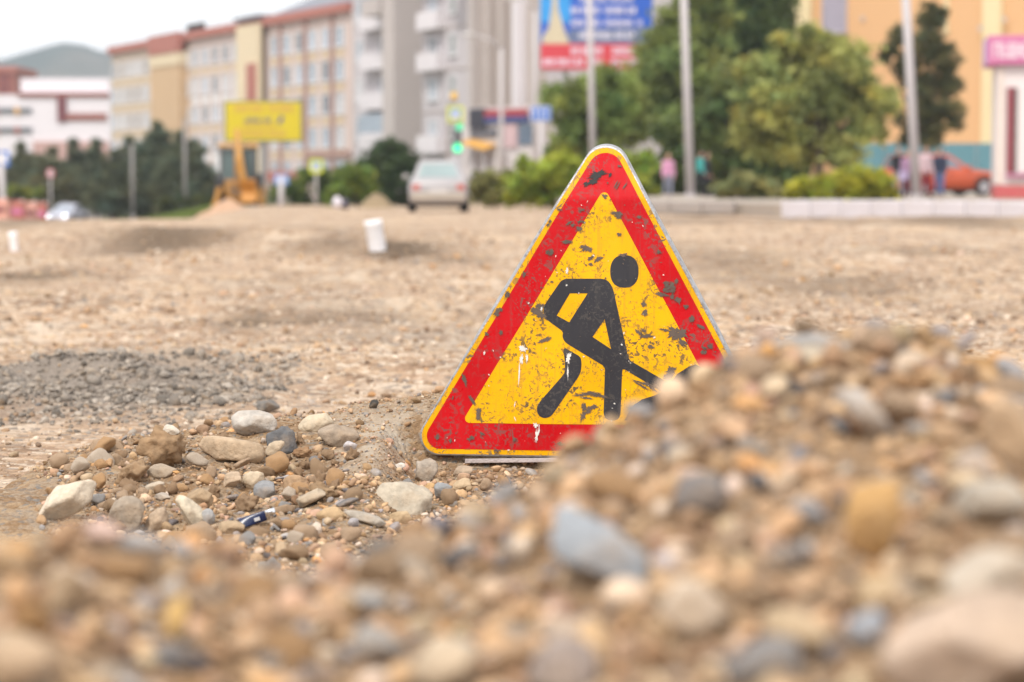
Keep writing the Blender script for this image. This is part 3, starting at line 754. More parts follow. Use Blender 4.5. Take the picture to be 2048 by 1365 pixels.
M_metal = mat('galvanised_edge', (.42, .42, .43), .45, .75, .35, 25, .2, dirt=.7, dcol=(.12, .10, .08))
M_back = mat('grey_sheet_steel', (.38, .38, .38), .5, .6, .2, 12)
S = .3224
def Q(cx, cy): return SL(1000 + S * cx, 480 + S * cy)
def smooth_poly(pts, k=2):                          # round the drawn corners a little
    for _ in range(k):
        o = []
        for i in range(len(pts)):
            a, b = pts[i], pts[(i + 1) % len(pts)]
            L_ = math.dist(a, b); q = min(.22, .006 / max(L_, 1e-6))
            o += [(a[0] + (b[0] - a[0]) * q, a[1] + (b[1] - a[1]) * q), (b[0] + (a[0] - b[0]) * q, b[1] + (a[1] - b[1]) * q)]
        pts = o
    return pts
outer = inset_tri(0, .049, 14, .011)
# the steel tray: folded rim and back
mb = MB(); N_ = len(outer)
cen = Vector((sum(p[0] for p in outer) / N_, sum(p[1] for p in outer) / N_))
def grow(p, d):
    v = Vector(p) - cen; return tuple(cen + v * (1 + d / v.length))
def dense(loop, step=.04):
    o = []
    for i in range(len(loop)):
        a, b = loop[i], loop[(i + 1) % len(loop)]; k = max(1, int(math.dist(a, b) / step))
        o += [(a[0] + (b[0] - a[0]) * j / k, a[1] + (b[1] - a[1]) * j / k) for j in range(k)]
    return o
od = dense(outer)
loops = [[bend((*grow(p, -.012),)[:1] + (.012,) + (grow(p, -.012)[1],)) for p in od]]
for (d, y) in ((-.006, .0015), (.002, .0002), (.004, .002), (.006, .007), (.0095, .026), (.006, .027)):
    loops.append([bend((*grow(p, d),)[:1] + (y,) + (grow(p, d)[1],)) for p in od])
mb.loft(loops)
mb.build('steel_tray', [M_metal], sign, True)
film('yellow_edge', [[dense(inset_tri(.0015, .048, 14, .011))]], .0006, M_edge, sign)
film('red_border', [[dense(inset_tri(.0148, .035, 12, .011))]], .0014, M_red, sign)
PXM = 1 / 755.
inner = [SL(923, 846), SL(1462, 853), SL(1209, 376)]
TRI_OLD = TRI; TRI = inner
film('yellow_centre', [[dense(inset_tri(0, .012, 6))]], .0022, M_yel, sign)
TRI = TRI_OLD
man = [(400, 244), (418, 241), (622, 241), (650, 245), (672, 256), (692, 282), (706, 318), (800, 745), (1050, 890), (1004, 942), (762, 797), (757, 830), (748, 1080), (738, 1108), (718, 1120), (696, 1123), (672, 1119), (652, 1106), (642, 1080), (652, 787),
       (412, 642), (395, 622), (387, 598), (392, 570), (285, 492), (270, 462), (270, 425), (284, 392), (362, 278), (378, 256)]
gapA = [(434, 332), (545, 332), (430, 512), (352, 470)]
gapB = [(650, 492), (690, 678), (575, 602)]
leg = [(393, 665), (500, 725), (507, 765), (503, 812), (490, 845), (328, 1082), (308, 1099), (276, 1106), (246, 1094), (231, 1068), (231, 1035), (248, 1004), (396, 835), (404, 808), (404, 770)]
head = [(772 + 88 * abs(math.cos(t)) ** .85 * (1 if math.cos(t) > 0 else -1), 196 + 101 * abs(math.sin(t)) ** .85 * (1 if math.sin(t) > 0 else -1)) for t in [2 * math.pi * k / 40 for k in range(40)]]
dirtp = [(772, 1122), (800, 1070), (830, 1025), (880, 990), (960, 965), (1006, 944), (1052, 892), (1100, 832), (1170, 787), (1215, 772), (1262, 800), (1300, 860), (1360, 980), (1416, 1122)]
q = lambda l: [Q(*p) for p in l]
film('digging_man_symbol', [[smooth_poly(q(man), 1), q(gapA), q(gapB)], [smooth_poly(q(leg), 1)], [q(head)], [q(dirtp)]], .003, M_blk, sign)
# scrapes, scuffs and droppings seen on the face: (photo crop x, y, half width, half height, turn, material)
CS, CX, CY = 700 / 1405., 800, 270
def keep_in(p):
    for i in range(3):
        a, b = Vector(TRI[i]), Vector(TRI[(i + 1) % 3]); t = (b - a).normalized(); nrm = Vector((-t.y, t.x)); d = (Vector(p) - a).dot(nrm)
        if d < .004: p = tuple(Vector(p) + nrm * (.004 - d))
    return p
def splat(cx, cy, a, b, rot, rr, spikes=14):
    pts = []
    for k in range(spikes * 2):
        t = 2 * math.pi * k / (spikes * 2); m_ = rr.uniform(.35, 1.1) if k % 2 else rr.uniform(.25, .75)
        x, y = a * m_ * math.cos(t), b * m_ * math.sin(t)
        pts.append(keep_in(SL(CX + CS * (cx + x * math.cos(rot) - y * math.sin(rot)), CY + CS * (cy + x * math.sin(rot) + y * math.cos(rot)))))
    return pts
rr = random.Random(3); LL = []; MI = []
scr = [(775, 172, 46, 20, -.4, 1), (842, 160, 7, 12, 0, 1), (745, 200, 16, 8, -.6, 1), (735, 463, 27, 18, .2, 0), (776, 496, 26, 12, -.6, 0), (765, 520, 12, 8, 0, 0), (545, 712, 34, 20, .2, 0), (565, 700, 14, 22, .4, 0), (672, 430, 26, 10, 0, 0), (392, 708, 24, 12, .4, 0), (384, 690, 10, 14, 0, 0),
       (1120, 805, 30, 34, -.7, 0), (1095, 790, 34, 10, .2, 0), (1140, 830, 30, 10, .6, 0), (1085, 950, 30, 22, -.4, 0), (1070, 975, 22, 14, .4, 0), (1082, 622, 34, 12, -.3, 0), (1062, 640, 26, 9, .4, 0), (1098, 600, 14, 22, .3, 0), (980, 680, 14, 12, 0, 0), (983, 715, 12, 18, .5, 0), (1150, 690, 14, 10, .3, 0), (1212, 772, 22, 9, .5, 0), (1216, 872, 14, 10, -.6, 0),
       (260, 985, 9, 34, -.35, 0), (290, 1065, 9, 24, -.5, 0), (320, 1118, 14, 24, .1, 0), (212, 1055, 4, 10, 0, 0), (735, 1098, 16, 30, .3, 0), (770, 1095, 22, 16, .3, 0), (760, 1040, 60, 10, .02, 0), (790, 1050, 40, 8, .1, 0), (574, 823, 28, 10, -.3, 0), (600, 360, 14, 12, 0, 0), (870, 322, 22, 14, .6, 0), (690, 352, 18, 9, -.5, 0), (405, 794, 8, 12, 0, 0), (735, 303, 14, 5, 0, 0), (725, 350, 14, 7, 0, 0),
       (1000, 808, 40, 8, -.2, 0), (960, 790, 22, 10, .6, 0), (1010, 850, 14, 9, .4, 0), (905, 478, 20, 8, .1, 0), (460, 1222, 8, 9, 0, 0), (203, 1228, 8, 14, 0, 0), (385, 1265, 14, 6, 0, 0), (820, 245, 14, 8, .5, 0), (1045, 640, 18, 10, .2, 0), (965, 1000, 60, 7, .55, 0), (1000, 1010, 40, 6, .75, 0), (600, 470, 14, 20, .5, 0), (500, 560, 10, 14, .3, 0), (640, 300, 12, 7, .2, 0), (960, 330, 10, 8, .2, 0), (1040, 470, 12, 10, .5, 0), (1075, 600, 22, 16, .8, 0), (1110, 655, 16, 20, .2, 0), (1165, 740, 14, 18, .4, 0), (1235, 850, 20, 10, .9, 0), (640, 1240, 18, 8, 0, 0), (280, 1215, 14, 10, .3, 0), (150, 1215, 10, 12, 0, 0), (330, 1200, 12, 8, .7, 0), (430, 640, 12, 18, .5, 0), (350, 800, 12, 10, .5, 0), (720, 380, 18, 9, .7, 0), (880, 400, 12, 9, .3, 0), (300, 760, 10, 8, .4, 0), (610, 590, 8, 5, 0, 0), (888, 205, 30, 5, -1.0, 0), (880, 125, 10, 6, .3, 0),
       (495, 860, 24, 20, .1, 2), (488, 900, 12, 30, 0, 2), (510, 895, 8, 26, 0, 2), (479, 960, 4, 66, .06, 2), (462, 1080, 3, 20, 0, 2), (463, 1140, 3, 16, 0, 2), (677, 893, 14, 34, -.1, 2), (674, 950, 5, 44, .1, 2), (545, 1165, 14, 16, 0, 2), (549, 1210, 9, 40, 0, 2), (558, 1190, 5, 34, 0, 2), (671, 545, 8, 20, .1, 2), (669, 604, 5, 7, 0, 2), (340, 875, 6, 11, 0, 2), (404, 893, 5, 5, 0, 2), (568, 700, 7, 14, 0, 2), (517, 676, 5, 6, 0, 2), (437, 1265, 9, 4, 0, 2), (738, 890, 6, 4, 0, 2)]
for (cx, cy, a, b, rt, mi_) in scr:
    k_ = 1.3 if mi_ != 2 else 1.; a, b = a * k_, b * k_
    reps = 3 if a > 18 and mi_ != 2 else 1
    for _ in range(reps):
        LL.append([splat(cx + rr.gauss(0, a * .35) * (reps > 1), cy + rr.gauss(0, b * .35) * (reps > 1), a * (1 if reps == 1 else .72), b * (1 if reps == 1 else .72), rt + rr.gauss(0, .15), rr)]); MI.append(mi_)
for _ in range(240):                                                 # crumbs of lost film
    u_, v_ = rr.random(), rr.random()
    if u_ + v_ > 1: u_, v_ = 1 - u_, 1 - v_
    cx = 140 + u_ * 1330 + v_ * 690; cy = 1240 - v_ * 1160
    a = rr.uniform(2, 7); LL.append([splat(cx, cy, a, a * rr.uniform(.3, .8), rr.uniform(0, 3), rr, 5)]); MI.append(0 if rr.random() < .85 else 2)
# each mark sits a hair above its neighbour so no two films share a plane
o = film('worn_marks', LL, 0, None, sign, MI, [M_scuff, M_scr, M_drop], cell=0)
me = o.data
isl = {}
bm = bmesh.new(); bm.from_mesh(me); bm.verts.ensure_lookup_table()
seen = set(); k = 0
for v in bm.verts:
    if v.index in seen: continue
    st = [v]; seen.add(v.index)
    while st:
        w = st.pop(); w.co.y -= .0036 + k * 4e-6
        for e in w.link_edges:
            x_ = e.other_vert(w)
            if x_.index not in seen: seen.add(x_.index); st.append(x_)
    k += 1
bm.to_mesh(me); bm.free()
# rusty support legs behind the board and a strip of board under its lower edge
M_rust = mat('rusty_steel', (.16, .09, .06), .85, .2, .4, 30, .4, dirt=.6, dcol=(.25, .17, .11))
for (xx, yy_) in ((-.40, .02), (.36, .02)):
    mb = MB(); mb.panel([(xx - .022, .03, .02), (xx + .022, .03, .02), (xx - .0, .05, -.075), (xx - .045, .05, -.075)], .006)
    mb.tube([(xx, .035, .04), (xx + .02, .42, -.10)], .014, 8)
    mb.build('support_leg', [M_rust], sign, bevel=.002)
mb = MB(); mb.box((-.13, .045, -.018), (.44, .09, .012), 0, 0, R(-6), R(-1.5))
wb = mb.build('board', [mat('weathered_plank', (.44, .38, .37), .8, var=.2, scale=20, bump=.3)], None, bevel=.002)
wb.matrix_world = sign.matrix_world.copy(); wb.name = 'plank'
tag(wb, 'weathered grey-lilac plank wedged under the lower edge of the triangular sign', 'plank')
# blue lighter dropped in the rubble
Yl = hit(520, 1045)
lt = empty('lighter', U(517, 1036, Yl - .02), 0, 'dark blue disposable lighter with a silver hood lying in the rubble', 'lighter')
lt.rotation_euler = (R(12), R(-17), R(8))
mb = MB(); mb.loft([[(x, .0055 * math.cos(t) , .0125 * math.sin(t)) for t in [2 * math.pi * k / 20 for k in range(20)]] for x in (-.044, -.043, .016, .017)])
mb.build('lighter_body', [mat('dark_blue_plastic', (.012, .022, .075), .25, var=.1, scale=40)], lt, True, .001)
mb = MB(); mb.loft([[(x, .0058 * math.cos(t), .0118 * math.sin(t) * s_ + o_) for t in [2 * math.pi * k / 20 for k in range(20)]] for x, s_, o_ in ((.0175, 1, 0), (.030, 1, 0), (.040, .75, .003))])
mb.build('metal_hood', [mat('bright_metal', (.75, .77, .8), .2, 1., .1, 40)], lt, True)
mb = MB(); mb.box((-.004, -.0060, .0), (.013, .0012, .008)); mb.build('white_print', [mat('white_print', (.7, .72, .75), .4)], lt)
mb = MB(); mb.tube([(.036, -.004, -.006), (.036, .004, -.006)], .0042, 14); mb.build('spark_wheel', [mat('dark_metal', (.2, .2, .2), .4, .8)], lt)
# ------------------------------------------------------------------ common paints
M_white = mat('white_paint', (.74, .73, .74), .5, var=.06, scale=6)
M_conc = mat('grey_concrete', (.46, .43, .44), .85, var=.12, scale=4, bump=.2)
M_dark = mat('dark_rubber', (.02, .02, .022), .8, var=.2)
M_glass = mat('dark_glass', (.05, .07, .08), .08, var=.2, scale=1.5)
M_pole = mat('grey_pole', (.50, .47, .48), .6, var=.1, scale=2)
M_steel = mat('steel', (.45, .45, .46), .4, .6, .1, 5)
M_frame = mat('window_frame_white', (.72, .72, .74), .5)
M_pane = mat('window_pane', (.30, .36, .43), .12, var=.3, scale=.5)
gz = lambda x, y: float(ground_z(np.array([x]), np.array([y]))[0])

# ------------------------------------------------------------------ raised pavement, kerbs on the right
TZ = .15
mb = MB()
front = [(UX(1130, 63), 63), (UX(1210, 61.5), 61.5), (UX(1480, 60), 60), (UX(1570, 57.4), 57.4), (UX(2060, 53.2), 53.2), (40, 46)]
backp = [(70, 46), (90, 170), (UX(1090, 170), 170), (UX(1100, 90), 90)]
poly = front + backp
vs = [(x, y, TZ) for x, y in poly] + [(x, y, -2) for x, y in poly]; n = len(poly)
mb.add(vs, [tuple(range(n))] + [(i, (i + 1) % n, n + (i + 1) % n, n + i) for i in range(n)])
M_pave = mat('pavement', (.34, .29, .245), .95, var=.2, scale=1.2, bump=.3, dirt=.5, dcol=(.40, .33, .26))
tag(mb.build('pavement', [M_pave]), 'raised dusty pavement at the right', kind='structure')
M_kerb = mat('whitewashed_kerb', (.55, .52, .555), .85, var=.16, scale=3, bump=.3, dirt=.6, dcol=(.40, .35, .32))
M_kerb2 = mat('raw_kerb', (.31, .275, .255), .9, var=.14, scale=3, bump=.2, dirt=.4)
def kerb_run(p0, p1, n, zt, zb, m, label, group, gap=.02):
    a, b = Vector((p0[0], p0[1], 0)), Vector((p1[0], p1[1], 0)); d = b - a; ang = math.atan2(d.y, d.x); l = d.length / n
    base = None
    for i in range(n):
        if base is None:
            mb = MB(); h = zt - zb
            mb.loft([[(x, -.09, 0), (x, .09, 0), (x, .09, h), (x, -.055, h), (x, -.09, h - .035)] for x in (-l / 2 + gap / 2, l / 2 - gap / 2)])
            base = o = mb.build('kerb_block', [m], bevel=.008)
        else: o = base.copy(); C.objects.link(o)
        c = a + d * ((i + .5) / n)
        o.location = (c.x, c.y, zb + rr.uniform(-.018, .012)); o.rotation_euler = (rr.uniform(-.01, .01), rr.uniform(-.008, .008), ang + rr.uniform(-.008, .008))
        tag(o, label, 'kerb', group)
kerb_run((UX(1566, 57.3), 57.3), (UX(2066, 53.0), 53.0), 8, .265, -.15, M_kerb, 'one of the whitewashed kerb blocks edging the raised pavement before the people and kiosk', 'whitewashed kerb blocks along the pavement')
kerb_run((UX(1215, 61.3), 61.3), (UX(1470, 59.9), 59.9), 4, .19, -.12, M_kerb2, 'one of the bare grey kerb blocks below the two lamp posts, before the hedge', 'bare grey kerb blocks before the hedge')

# ------------------------------------------------------------------ road, verge
def strip(name, ys, xl, xr, m, dz, nx=8):
    Y = np.array(ys); A = np.interp(Y, *xl); B = np.interp(Y, *xr)
    t = np.linspace(0, 1, nx); X = A[:, None] * (1 - t) + B[:, None] * t; YY = np.repeat(Y[:, None], nx, 1)
    return grid_sheet(name, X, YY, ground_z(X, YY, False) + dz, [m])
M_asph = mat('asphalt', (.17, .155, .15), .9, var=.15, scale=.8, bump=.2, dirt=.6, dcol=(.34, .30, .27))
ys = np.linspace(84, 330, 80)
tag(strip('road', ys, ([84, 115, 190, 330], [-21.5, -25.0, -38.0, -66.]), ([84, 115, 190, 330], [-13.5, -16.8, -29., -57.]), M_asph, .05), 'dusty asphalt road running off at the left', kind='structure')
M_verge = mat('verge_soil', (.075, .085, .035), .95, var=.4, scale=.5, bump=.3, dirt=.5, dcol=(.2, .16, .1))
ys = np.linspace(118, 270, 60)
tag(strip('grass_verge', ys, ([118, 190, 270], [-17.0, -28.7, -44]), ([118, 190, 270], [-5., -4, -4]), M_verge, .04, 30), 'grassy bank between the road and the trees', kind='structure')

def leaf_mat(name, sat=1.):
    m = bpy.data.materials.new(name); nt, N, L, P = nodes(m)
    at = N.new('ShaderNodeAttribute'); at.attribute_name = 'col'
    L.new(at.outputs['Color'], P.inputs['Base Color']); P.inputs['Roughness'].default_value = .55; P.inputs['Specular IOR Level'].default_value = .3
    tr = N.new('ShaderNodeBsdfTranslucent'); L.new(at.outputs['Color'], tr.inputs['Color'])
    ms = N.new('ShaderNodeMixShader'); ms.inputs['Fac'].default_value = .42
    L.new(P.outputs['BSDF'], ms.inputs[1]); L.new(tr.outputs['BSDF'], ms.inputs[2]); L.new(ms.outputs['Shader'], N['Material Output'].inputs['Surface'])
    return m
M_leaf = leaf_mat('leaves'); M_bark = mat('bark', (.10, .075, .055), .95, var=.3, scale=6, bump=.6)
def leaf_quads(P, size, r, col, needle=False):
    n = len(P); a = r.normal(size=(n, 3)); a /= np.linalg.norm(a, axis=1)[:, None]
    b = r.normal(size=(n, 3)); b -= a * (a * b).sum(1)[:, None]; b /= np.linalg.norm(b, axis=1)[:, None]
    s = size * r.uniform(.6, 1.3, n); w = s * (.28 if needle else .55)
    V = np.stack([P - a * s[:, None], P + b * w[:, None], P + a * s[:, None], P - b * w[:, None]], 1).reshape(-1, 3)
    T = np.arange(n * 4).reshape(n, 4)
    return V, T, np.repeat(col, 4, 0)
def plant(name, label, cat, Y, base, lobes, col, leaf=.16, dens=1., group=None, seed=1, zb=None, crown='crown', trunk_r=.12, needle=False, colvar=.35, squash=.9, depthk=1.):
    """base and lobes are read off the photograph in pixels and turned into metres at distance Y; lobes = (px, py, radius px)"""
    r = np.random.default_rng(seed); rp = random.Random(seed)
    b = U(base[0], base[1], Y)
    if zb is not None: b.z = zb
    root = empty(name, b, 0, label, cat, group)
    mb = MB(); P = []; K = []; col = np.array(col)
    mx = sum(l[0] for l in lobes) / len(lobes); my = sum(l[1] for l in lobes) / len(lobes)
    mid = U(mx, my, Y) - b
    fork = Vector((mid.x * .3, 0, max(.15, mid.z * .5)))
    mb.tube([(0, 0, -.1), tuple(fork * .5 + Vector((rp.uniform(-.05, .05), rp.uniform(-.05, .05), 0))), tuple(fork), tuple(mid + Vector((0, 0, .2)))], [trunk_r * 1.25, trunk_r, trunk_r * .85, trunk_r * .3], 8)
    for (lx, ly, lr) in lobes:
        c = U(lx, ly, Y) - b; R_ = lr / F * Y; c.y += rp.uniform(-.7, .7) * R_ * depthk
        mb.tube([tuple(fork * rp.uniform(.7, 1.)), tuple(fork * .4 + c * .6 + Vector((0, 0, -.1 * R_))), tuple(c + Vector((0, 0, .4 * R_)))], [trunk_r * .5, trunk_r * .32, trunk_r * .08], 6)
        nc = max(6, int(17 * dens))                                   # clumps over the lobe's outer shell
        for k in range(nc):
            d = r.normal(size=3); d /= np.linalg.norm(d); rad = R_ * r.uniform(.35, .95)
            cc = np.array(c) + d * rad * np.array([1, 1, squash]); cr_ = R_ * r.uniform(.26, .52)
            n_ = int(min(900, max(25, 4.2 * (cr_ / leaf) ** 2 * 3.2)))
            p = r.normal(size=(n_, 3)) * cr_ * .56
            P.append(p * np.array([1, 1, .75]) + cc)
            tone = r.uniform(1 - colvar, 1 + colvar) ; hue = r.normal(0, .10)
            K.append(np.clip(col * tone * np.array([1 + hue, 1, 1 - hue]) * r.uniform(.8, 1.2, (n_, 1)), .004, .6))
    mb.build('stem' if crown == 'foliage' else 'trunk', [M_bark], root, True)
    P = np.concatenate(P); K = np.concatenate(K)
    V, T, KK = leaf_quads(P, leaf, r, K, needle)
    np_mesh(crown, V, T, [M_leaf], KK, smooth=False, parent=root)
    return root
# grass on the verge and along the pavement edge
def grass(name, label, n, xf_, yf_, zf, h, col, seed):
    r = np.random.default_rng(seed); x, y = xf_(r, n), None
    y = yf_(r, n); x = xf_(r, n, y); z = zf(x, y)
    a = r.uniform(0, 6.28, n); hh = h * r.uniform(.5, 1.4, n); w = .05
    dx, dy = np.cos(a) * w, np.sin(a) * w; lx, ly = r.normal(0, .3, n) * hh, r.normal(0, .3, n) * hh
    V = np.stack([np.stack([x - dx, y - dy, z], -1), np.stack([x + dx, y + dy, z], -1), np.stack([x + lx, y + ly, z + hh], -1)], 1).reshape(-1, 3)
    K = np.repeat(np.array(col) * r.uniform(.6, 1.4, (n, 1)) * r.uniform(.9, 1.1, (n, 3)), 3, 0)
    tag(np_mesh(name, V, np.arange(n * 3).reshape(n, 3), [M_leaf], K, smooth=False), label, kind='stuff')
grass('grass', 'pale green grass on the bank below the dark trees', 26000, lambda r, n, y=None: None if y is None else -y * r.uniform(.135, .186, n) + r.normal(0, .4, n) + 3.6, lambda r, n: r.uniform(120, 190, n), lambda x, y: ground_z(x, y, False) + .04, .30, (.20, .26, .06), 3)

# ------------------------------------------------------------------ hill
xs = np.linspace(-900, 700, 161); ys = np.linspace(1500, 2900, 71)
X, Y = np.meshgrid(xs, ys)
prof = np.interp(1024 + F * X / Y, [-600, -100, 0, 40, 90, 130, 170, 195, 225, 280, 420, 800, 2500], [110, 108, 108, 113, 119, 123, 121, 116, 114, 112, 100, 60, 30])
Z = prof * ss(1500, 2150, Y) * (1 - .3 * ss(2300, 2900, Y)) + 7 * fbm(X / 160, Y / 160, 4, 2) * ss(1500, 1900, Y) - 4
hm = bpy.data.materials.new('hill_forest'); nt, N, L, P = nodes(hm); P.inputs['Roughness'].default_value = .95; P.inputs['Specular IOR Level'].default_value = .1
tc = N.new('ShaderNodeTexCoord'); n1 = N.new('ShaderNodeTexNoise'); n1.inputs['Scale'].default_value = .008; n1.inputs['Detail'].default_value = 9; L.new(tc.outputs['Object'], n1.inputs['Vector'])
cr_ = N.new('ShaderNodeValToRGB'); cr_.color_ramp.elements[0].position = .42; cr_.color_ramp.elements[0].color = (.03, .048, .042, 1); cr_.color_ramp.elements[1].position = .62; cr_.color_ramp.elements[1].color = (.15, .125, .10, 1)
L.new(n1.outputs['Fac'], cr_.inputs['Fac']); L.new(cr_.outputs['Color'], P.inputs['Base Color'])
tag(grid_sheet('hill', X, Y, Z, [hm]), 'wooded hill in haze behind the far left buildings', kind='structure')

# ------------------------------------------------------------------ buildings
class Facade:
    """a building standing on a line A (left end, seen from the camera) to B; local x along the front, -y towards the viewer"""
    def __init__(s, name, label, A, B, zb):
        s.A, s.B = Vector((A[0], A[1], 0)), Vector((B[0], B[1], 0)); d = s.B - s.A
        s.L = d.length; s.d = d.normalized(); s.zb = zb
        s.root = empty(name, (A[0], A[1], zb), math.atan2(d.y, d.x), label, 'building')
    def u(s, px):                                   # distance along the front under a photo column
        k = (px - 1024) / F; den = s.d.x - k * s.d.y
        return (k * s.A.y - s.A.x) / den
    def h(s, px, py):
        uu_ = s.u(px); Y = s.A.y + s.d.y * uu_
        return U(px, py, Y).z - s.zb
    def box(s, name, x0, x1, y0, y1, z0, z1, m, bevel=0., parent=None):
        mb = MB(); mb.box(((x0 + x1) / 2, (y0 + y1) / 2, (z0 + z1) / 2), (x1 - x0, y1 - y0, z1 - z0))
        return mb.build(name, [m], parent or s.root, bevel=bevel)
WIN = {}; rp_w = random.Random(4)
PANES = [M_pane, M_pane, mat('window_pane_dark', (.12, .14, .17), .1, var=.4, scale=.7), mat('curtained_pane', (.50, .50, .52), .3, var=.25, scale=1.2), mat('window_pane_pale', (.40, .46, .54), .15, var=.3, scale=.6)]
def window(b, x, z, w, h, y=0., fm=None, pm=None, mull=2):
    fm = fm or M_frame; pm = pm or rp_w.choice(PANES); key = (round(w, 2), round(h, 2), fm.name, pm.name, mull)
    if key not in WIN:
        t = .09; f = MB()
        for zz in (-h / 2 + t / 2, h / 2 - t / 2): f.box((0, -.05, zz), (w, .1, t))
        for xx in (-w / 2 + t / 2, w / 2 - t / 2): f.box((xx, -.05, 0), (t, .1, h - 2 * t))
        for k in range(1, mull): f.box((-w / 2 + w * k / mull, -.05, 0), (t * .8, .09, h - 2 * t))
        f.box((0, -.09, -h / 2 - .04), (w + .16, .18, .05))
        p = MB(); p.box((0, -.012, 0), (w - .1, .02, h - .1))
        WIN[key] = (f.mesh('window'), p.mesh('pane')); WIN[key][0].materials.append(fm); WIN[key][1].materials.append(pm)
    fo = bpy.data.objects.new('window', WIN[key][0]); C.objects.link(fo); fo.parent = b.root; fo.location = (x, y, z)
    po = bpy.data.objects.new('pane', WIN[key][1]); C.objects.link(po); po.parent = fo
    return fo
M_cream = mat('cream_render', (.62, .51, .42), .9, var=.08, scale=.3)
M_lilac = mat('pale_pinkish_render', (.60, .49, .45), .9, var=.1, scale=.3)
M_tanb = mat('tan_render', (.55, .385, .235), .9, var=.08, scale=.3)
M_yelb = mat('pale_yellow_render', (.68, .57, .40), .9, var=.06, scale=.3)
M_redr = mat('red_cladding', (.40, .155, .125), .8, var=.1, scale=.5)
M_slate = mat('blue_grey_roof', (.20, .21, .25), .7, var=.1, scale=.5)
M_pinkb = mat('pinkish_brown_strip', (.40, .255, .22), .9, var=.1, scale=.4)
M_spand = mat('ochre_spandrel', (.62, .50, .36), .9, var=.06, scale=.4)
A0, B0 = (UX(228, 262), 262), (UX(707, 197), 197)
dv = Vector((B0[0] - A0[0], B0[1] - A0[1]))
def on_line(px):
    k = (px - 1024) / F; t = (k * A0[1] - A0[0]) / (dv.x - k * dv.y); return (A0[0] + dv.x * t, A0[1] + dv.y * t)
def block(label, px0, px1, zt, kind, wx, wz, ww, wh):
    A, B = on_line(px0), on_line(px1); f = Facade('apartment_building', label, A, B, -2.)
    L_ = f.L; zt = zt + 2
    f.box('wall', .01, L_ - .01, 0, 13, 0, zt, {'a': M_cream, 'b': M_lilac, 'c': M_lilac}[kind])
    f.box('cornice', -.05, L_ - .02, -.5, 13.2, zt + .003, zt + .75, M_redr)
    return f, L_, zt
# left block: cream with a tan bay under a red cap
f, L_, zt = block('farthest cream apartment block, its tan bay under a red cap', 228, 384, 14.2, 'a', 0, 0, 0, 0)
x0, x1 = f.u(322), f.u(379)
f.box('bay', x0, x1, -.9, -.004, 0, zt - 2.2, M_tanb); f.box('bay_band', x0 - .1, x1 + .1, -1.0, -.004, zt - 2.196, zt - 1., M_yelb); f.box('bay_cap', x0 - .15, x1 + .15, -1.1, -.51, zt - .996, zt + .9, M_redr)
for k in range(5):
    mb = MB(); mb.tube([(x0 + 1.2 * k + .5, 3, zt + .7), (x0 + 1.2 * k + .5, 3, zt + 2.2)], .22, 8); mb.build('roof_vent', [M_dark], f.root)
for fl in range(5):
    for xx in np.arange(1.4, x0 - 1.2, 2.9): window(f, xx, 3.4 + fl * 2.75, 1.7, 1.6)
    for xx in (x1 + .9,): window(f, min(xx, L_ - .7), 3.4 + fl * 2.75, 1., 1.6)
    f.box('band', .05, x0 - .05, -.06, -.004, 1.75 + fl * 2.75, 2.3 + fl * 2.75, M_spand)
# middle block
f, L_, zt = block('middle apartment block with a pale yellow and red stair tower', 385, 541, 14.3, 'b', 0, 0, 0, 0)
tx0, tx1 = f.u(492), f.u(538)
f.box('stair_tower', tx0, tx1, -.8, -.51, 0, zt + .3, M_yelb); f.box('tower_roof', tx0 - .2, tx1 + .2, -1.0, 5, zt + .78, zt + 1.05, M_slate)
rx = f.u(521); f.box('red_stripe', rx - 1.0, rx + 1.6, -.92, -.804, zt * .35, zt - 3.2, M_redr)
for fl in range(5):
    for xx in np.arange(1.6, tx0 - .9, 3.1):
        window(f, xx, 3.5 + fl * 2.75, 1.9, 1.6)
        if fl < 4: f.box('spandrel', xx - .95, xx + .95, -.07, -.004, 4.5 + fl * 2.75, 5.25 + fl * 2.75, M_spand if fl % 2 else M_white)
f.box('lower_wall', tx1 - 9.5, tx1 - 4.5, -1.8, -.004, 0, 4.6, M_white)
# nearest block with the blue-grey roof
f, L_, zt = block('nearest pinkish apartment block with a blue-grey roof and brownish strips', 542, 707, 14.35, 'c', 0, 0, 0, 0)
mb = MB(); mb.loft([[(x, -.2, zt + .76), (x, 12.8, zt + .76), (x, 6.4, zt + 3.6)] for x in (.2, L_ - .2)]); mb.build('roof', [M_slate], f.root)
for fl in range(5):
    for xx in np.arange(1.5, L_ - .9, 3.2):
        window(f, xx, 3.5 + fl * 2.75, 2.1, 1.7)
        if fl < 4: f.box('spandrel', xx - 1.0, xx + 1.0, -.08, -.004, 4.55 + fl * 2.75, 5.25 + fl * 2.75, M_spand)
for xx in np.arange(3.1, L_ - .3, 6.4): f.box('pilaster', xx - .28, xx + .28, -.25, -.004, 0, zt - .1, M_pinkb)
f.box('shop_band', .2, 9., -.5, -.26, 4.0 - 1.4, 4.9 - 1.4, M_redr)
f.box('lower_band', 9.5, L_ - .2, -.3, -.085, 4.6, 5.1, M_pinkb)

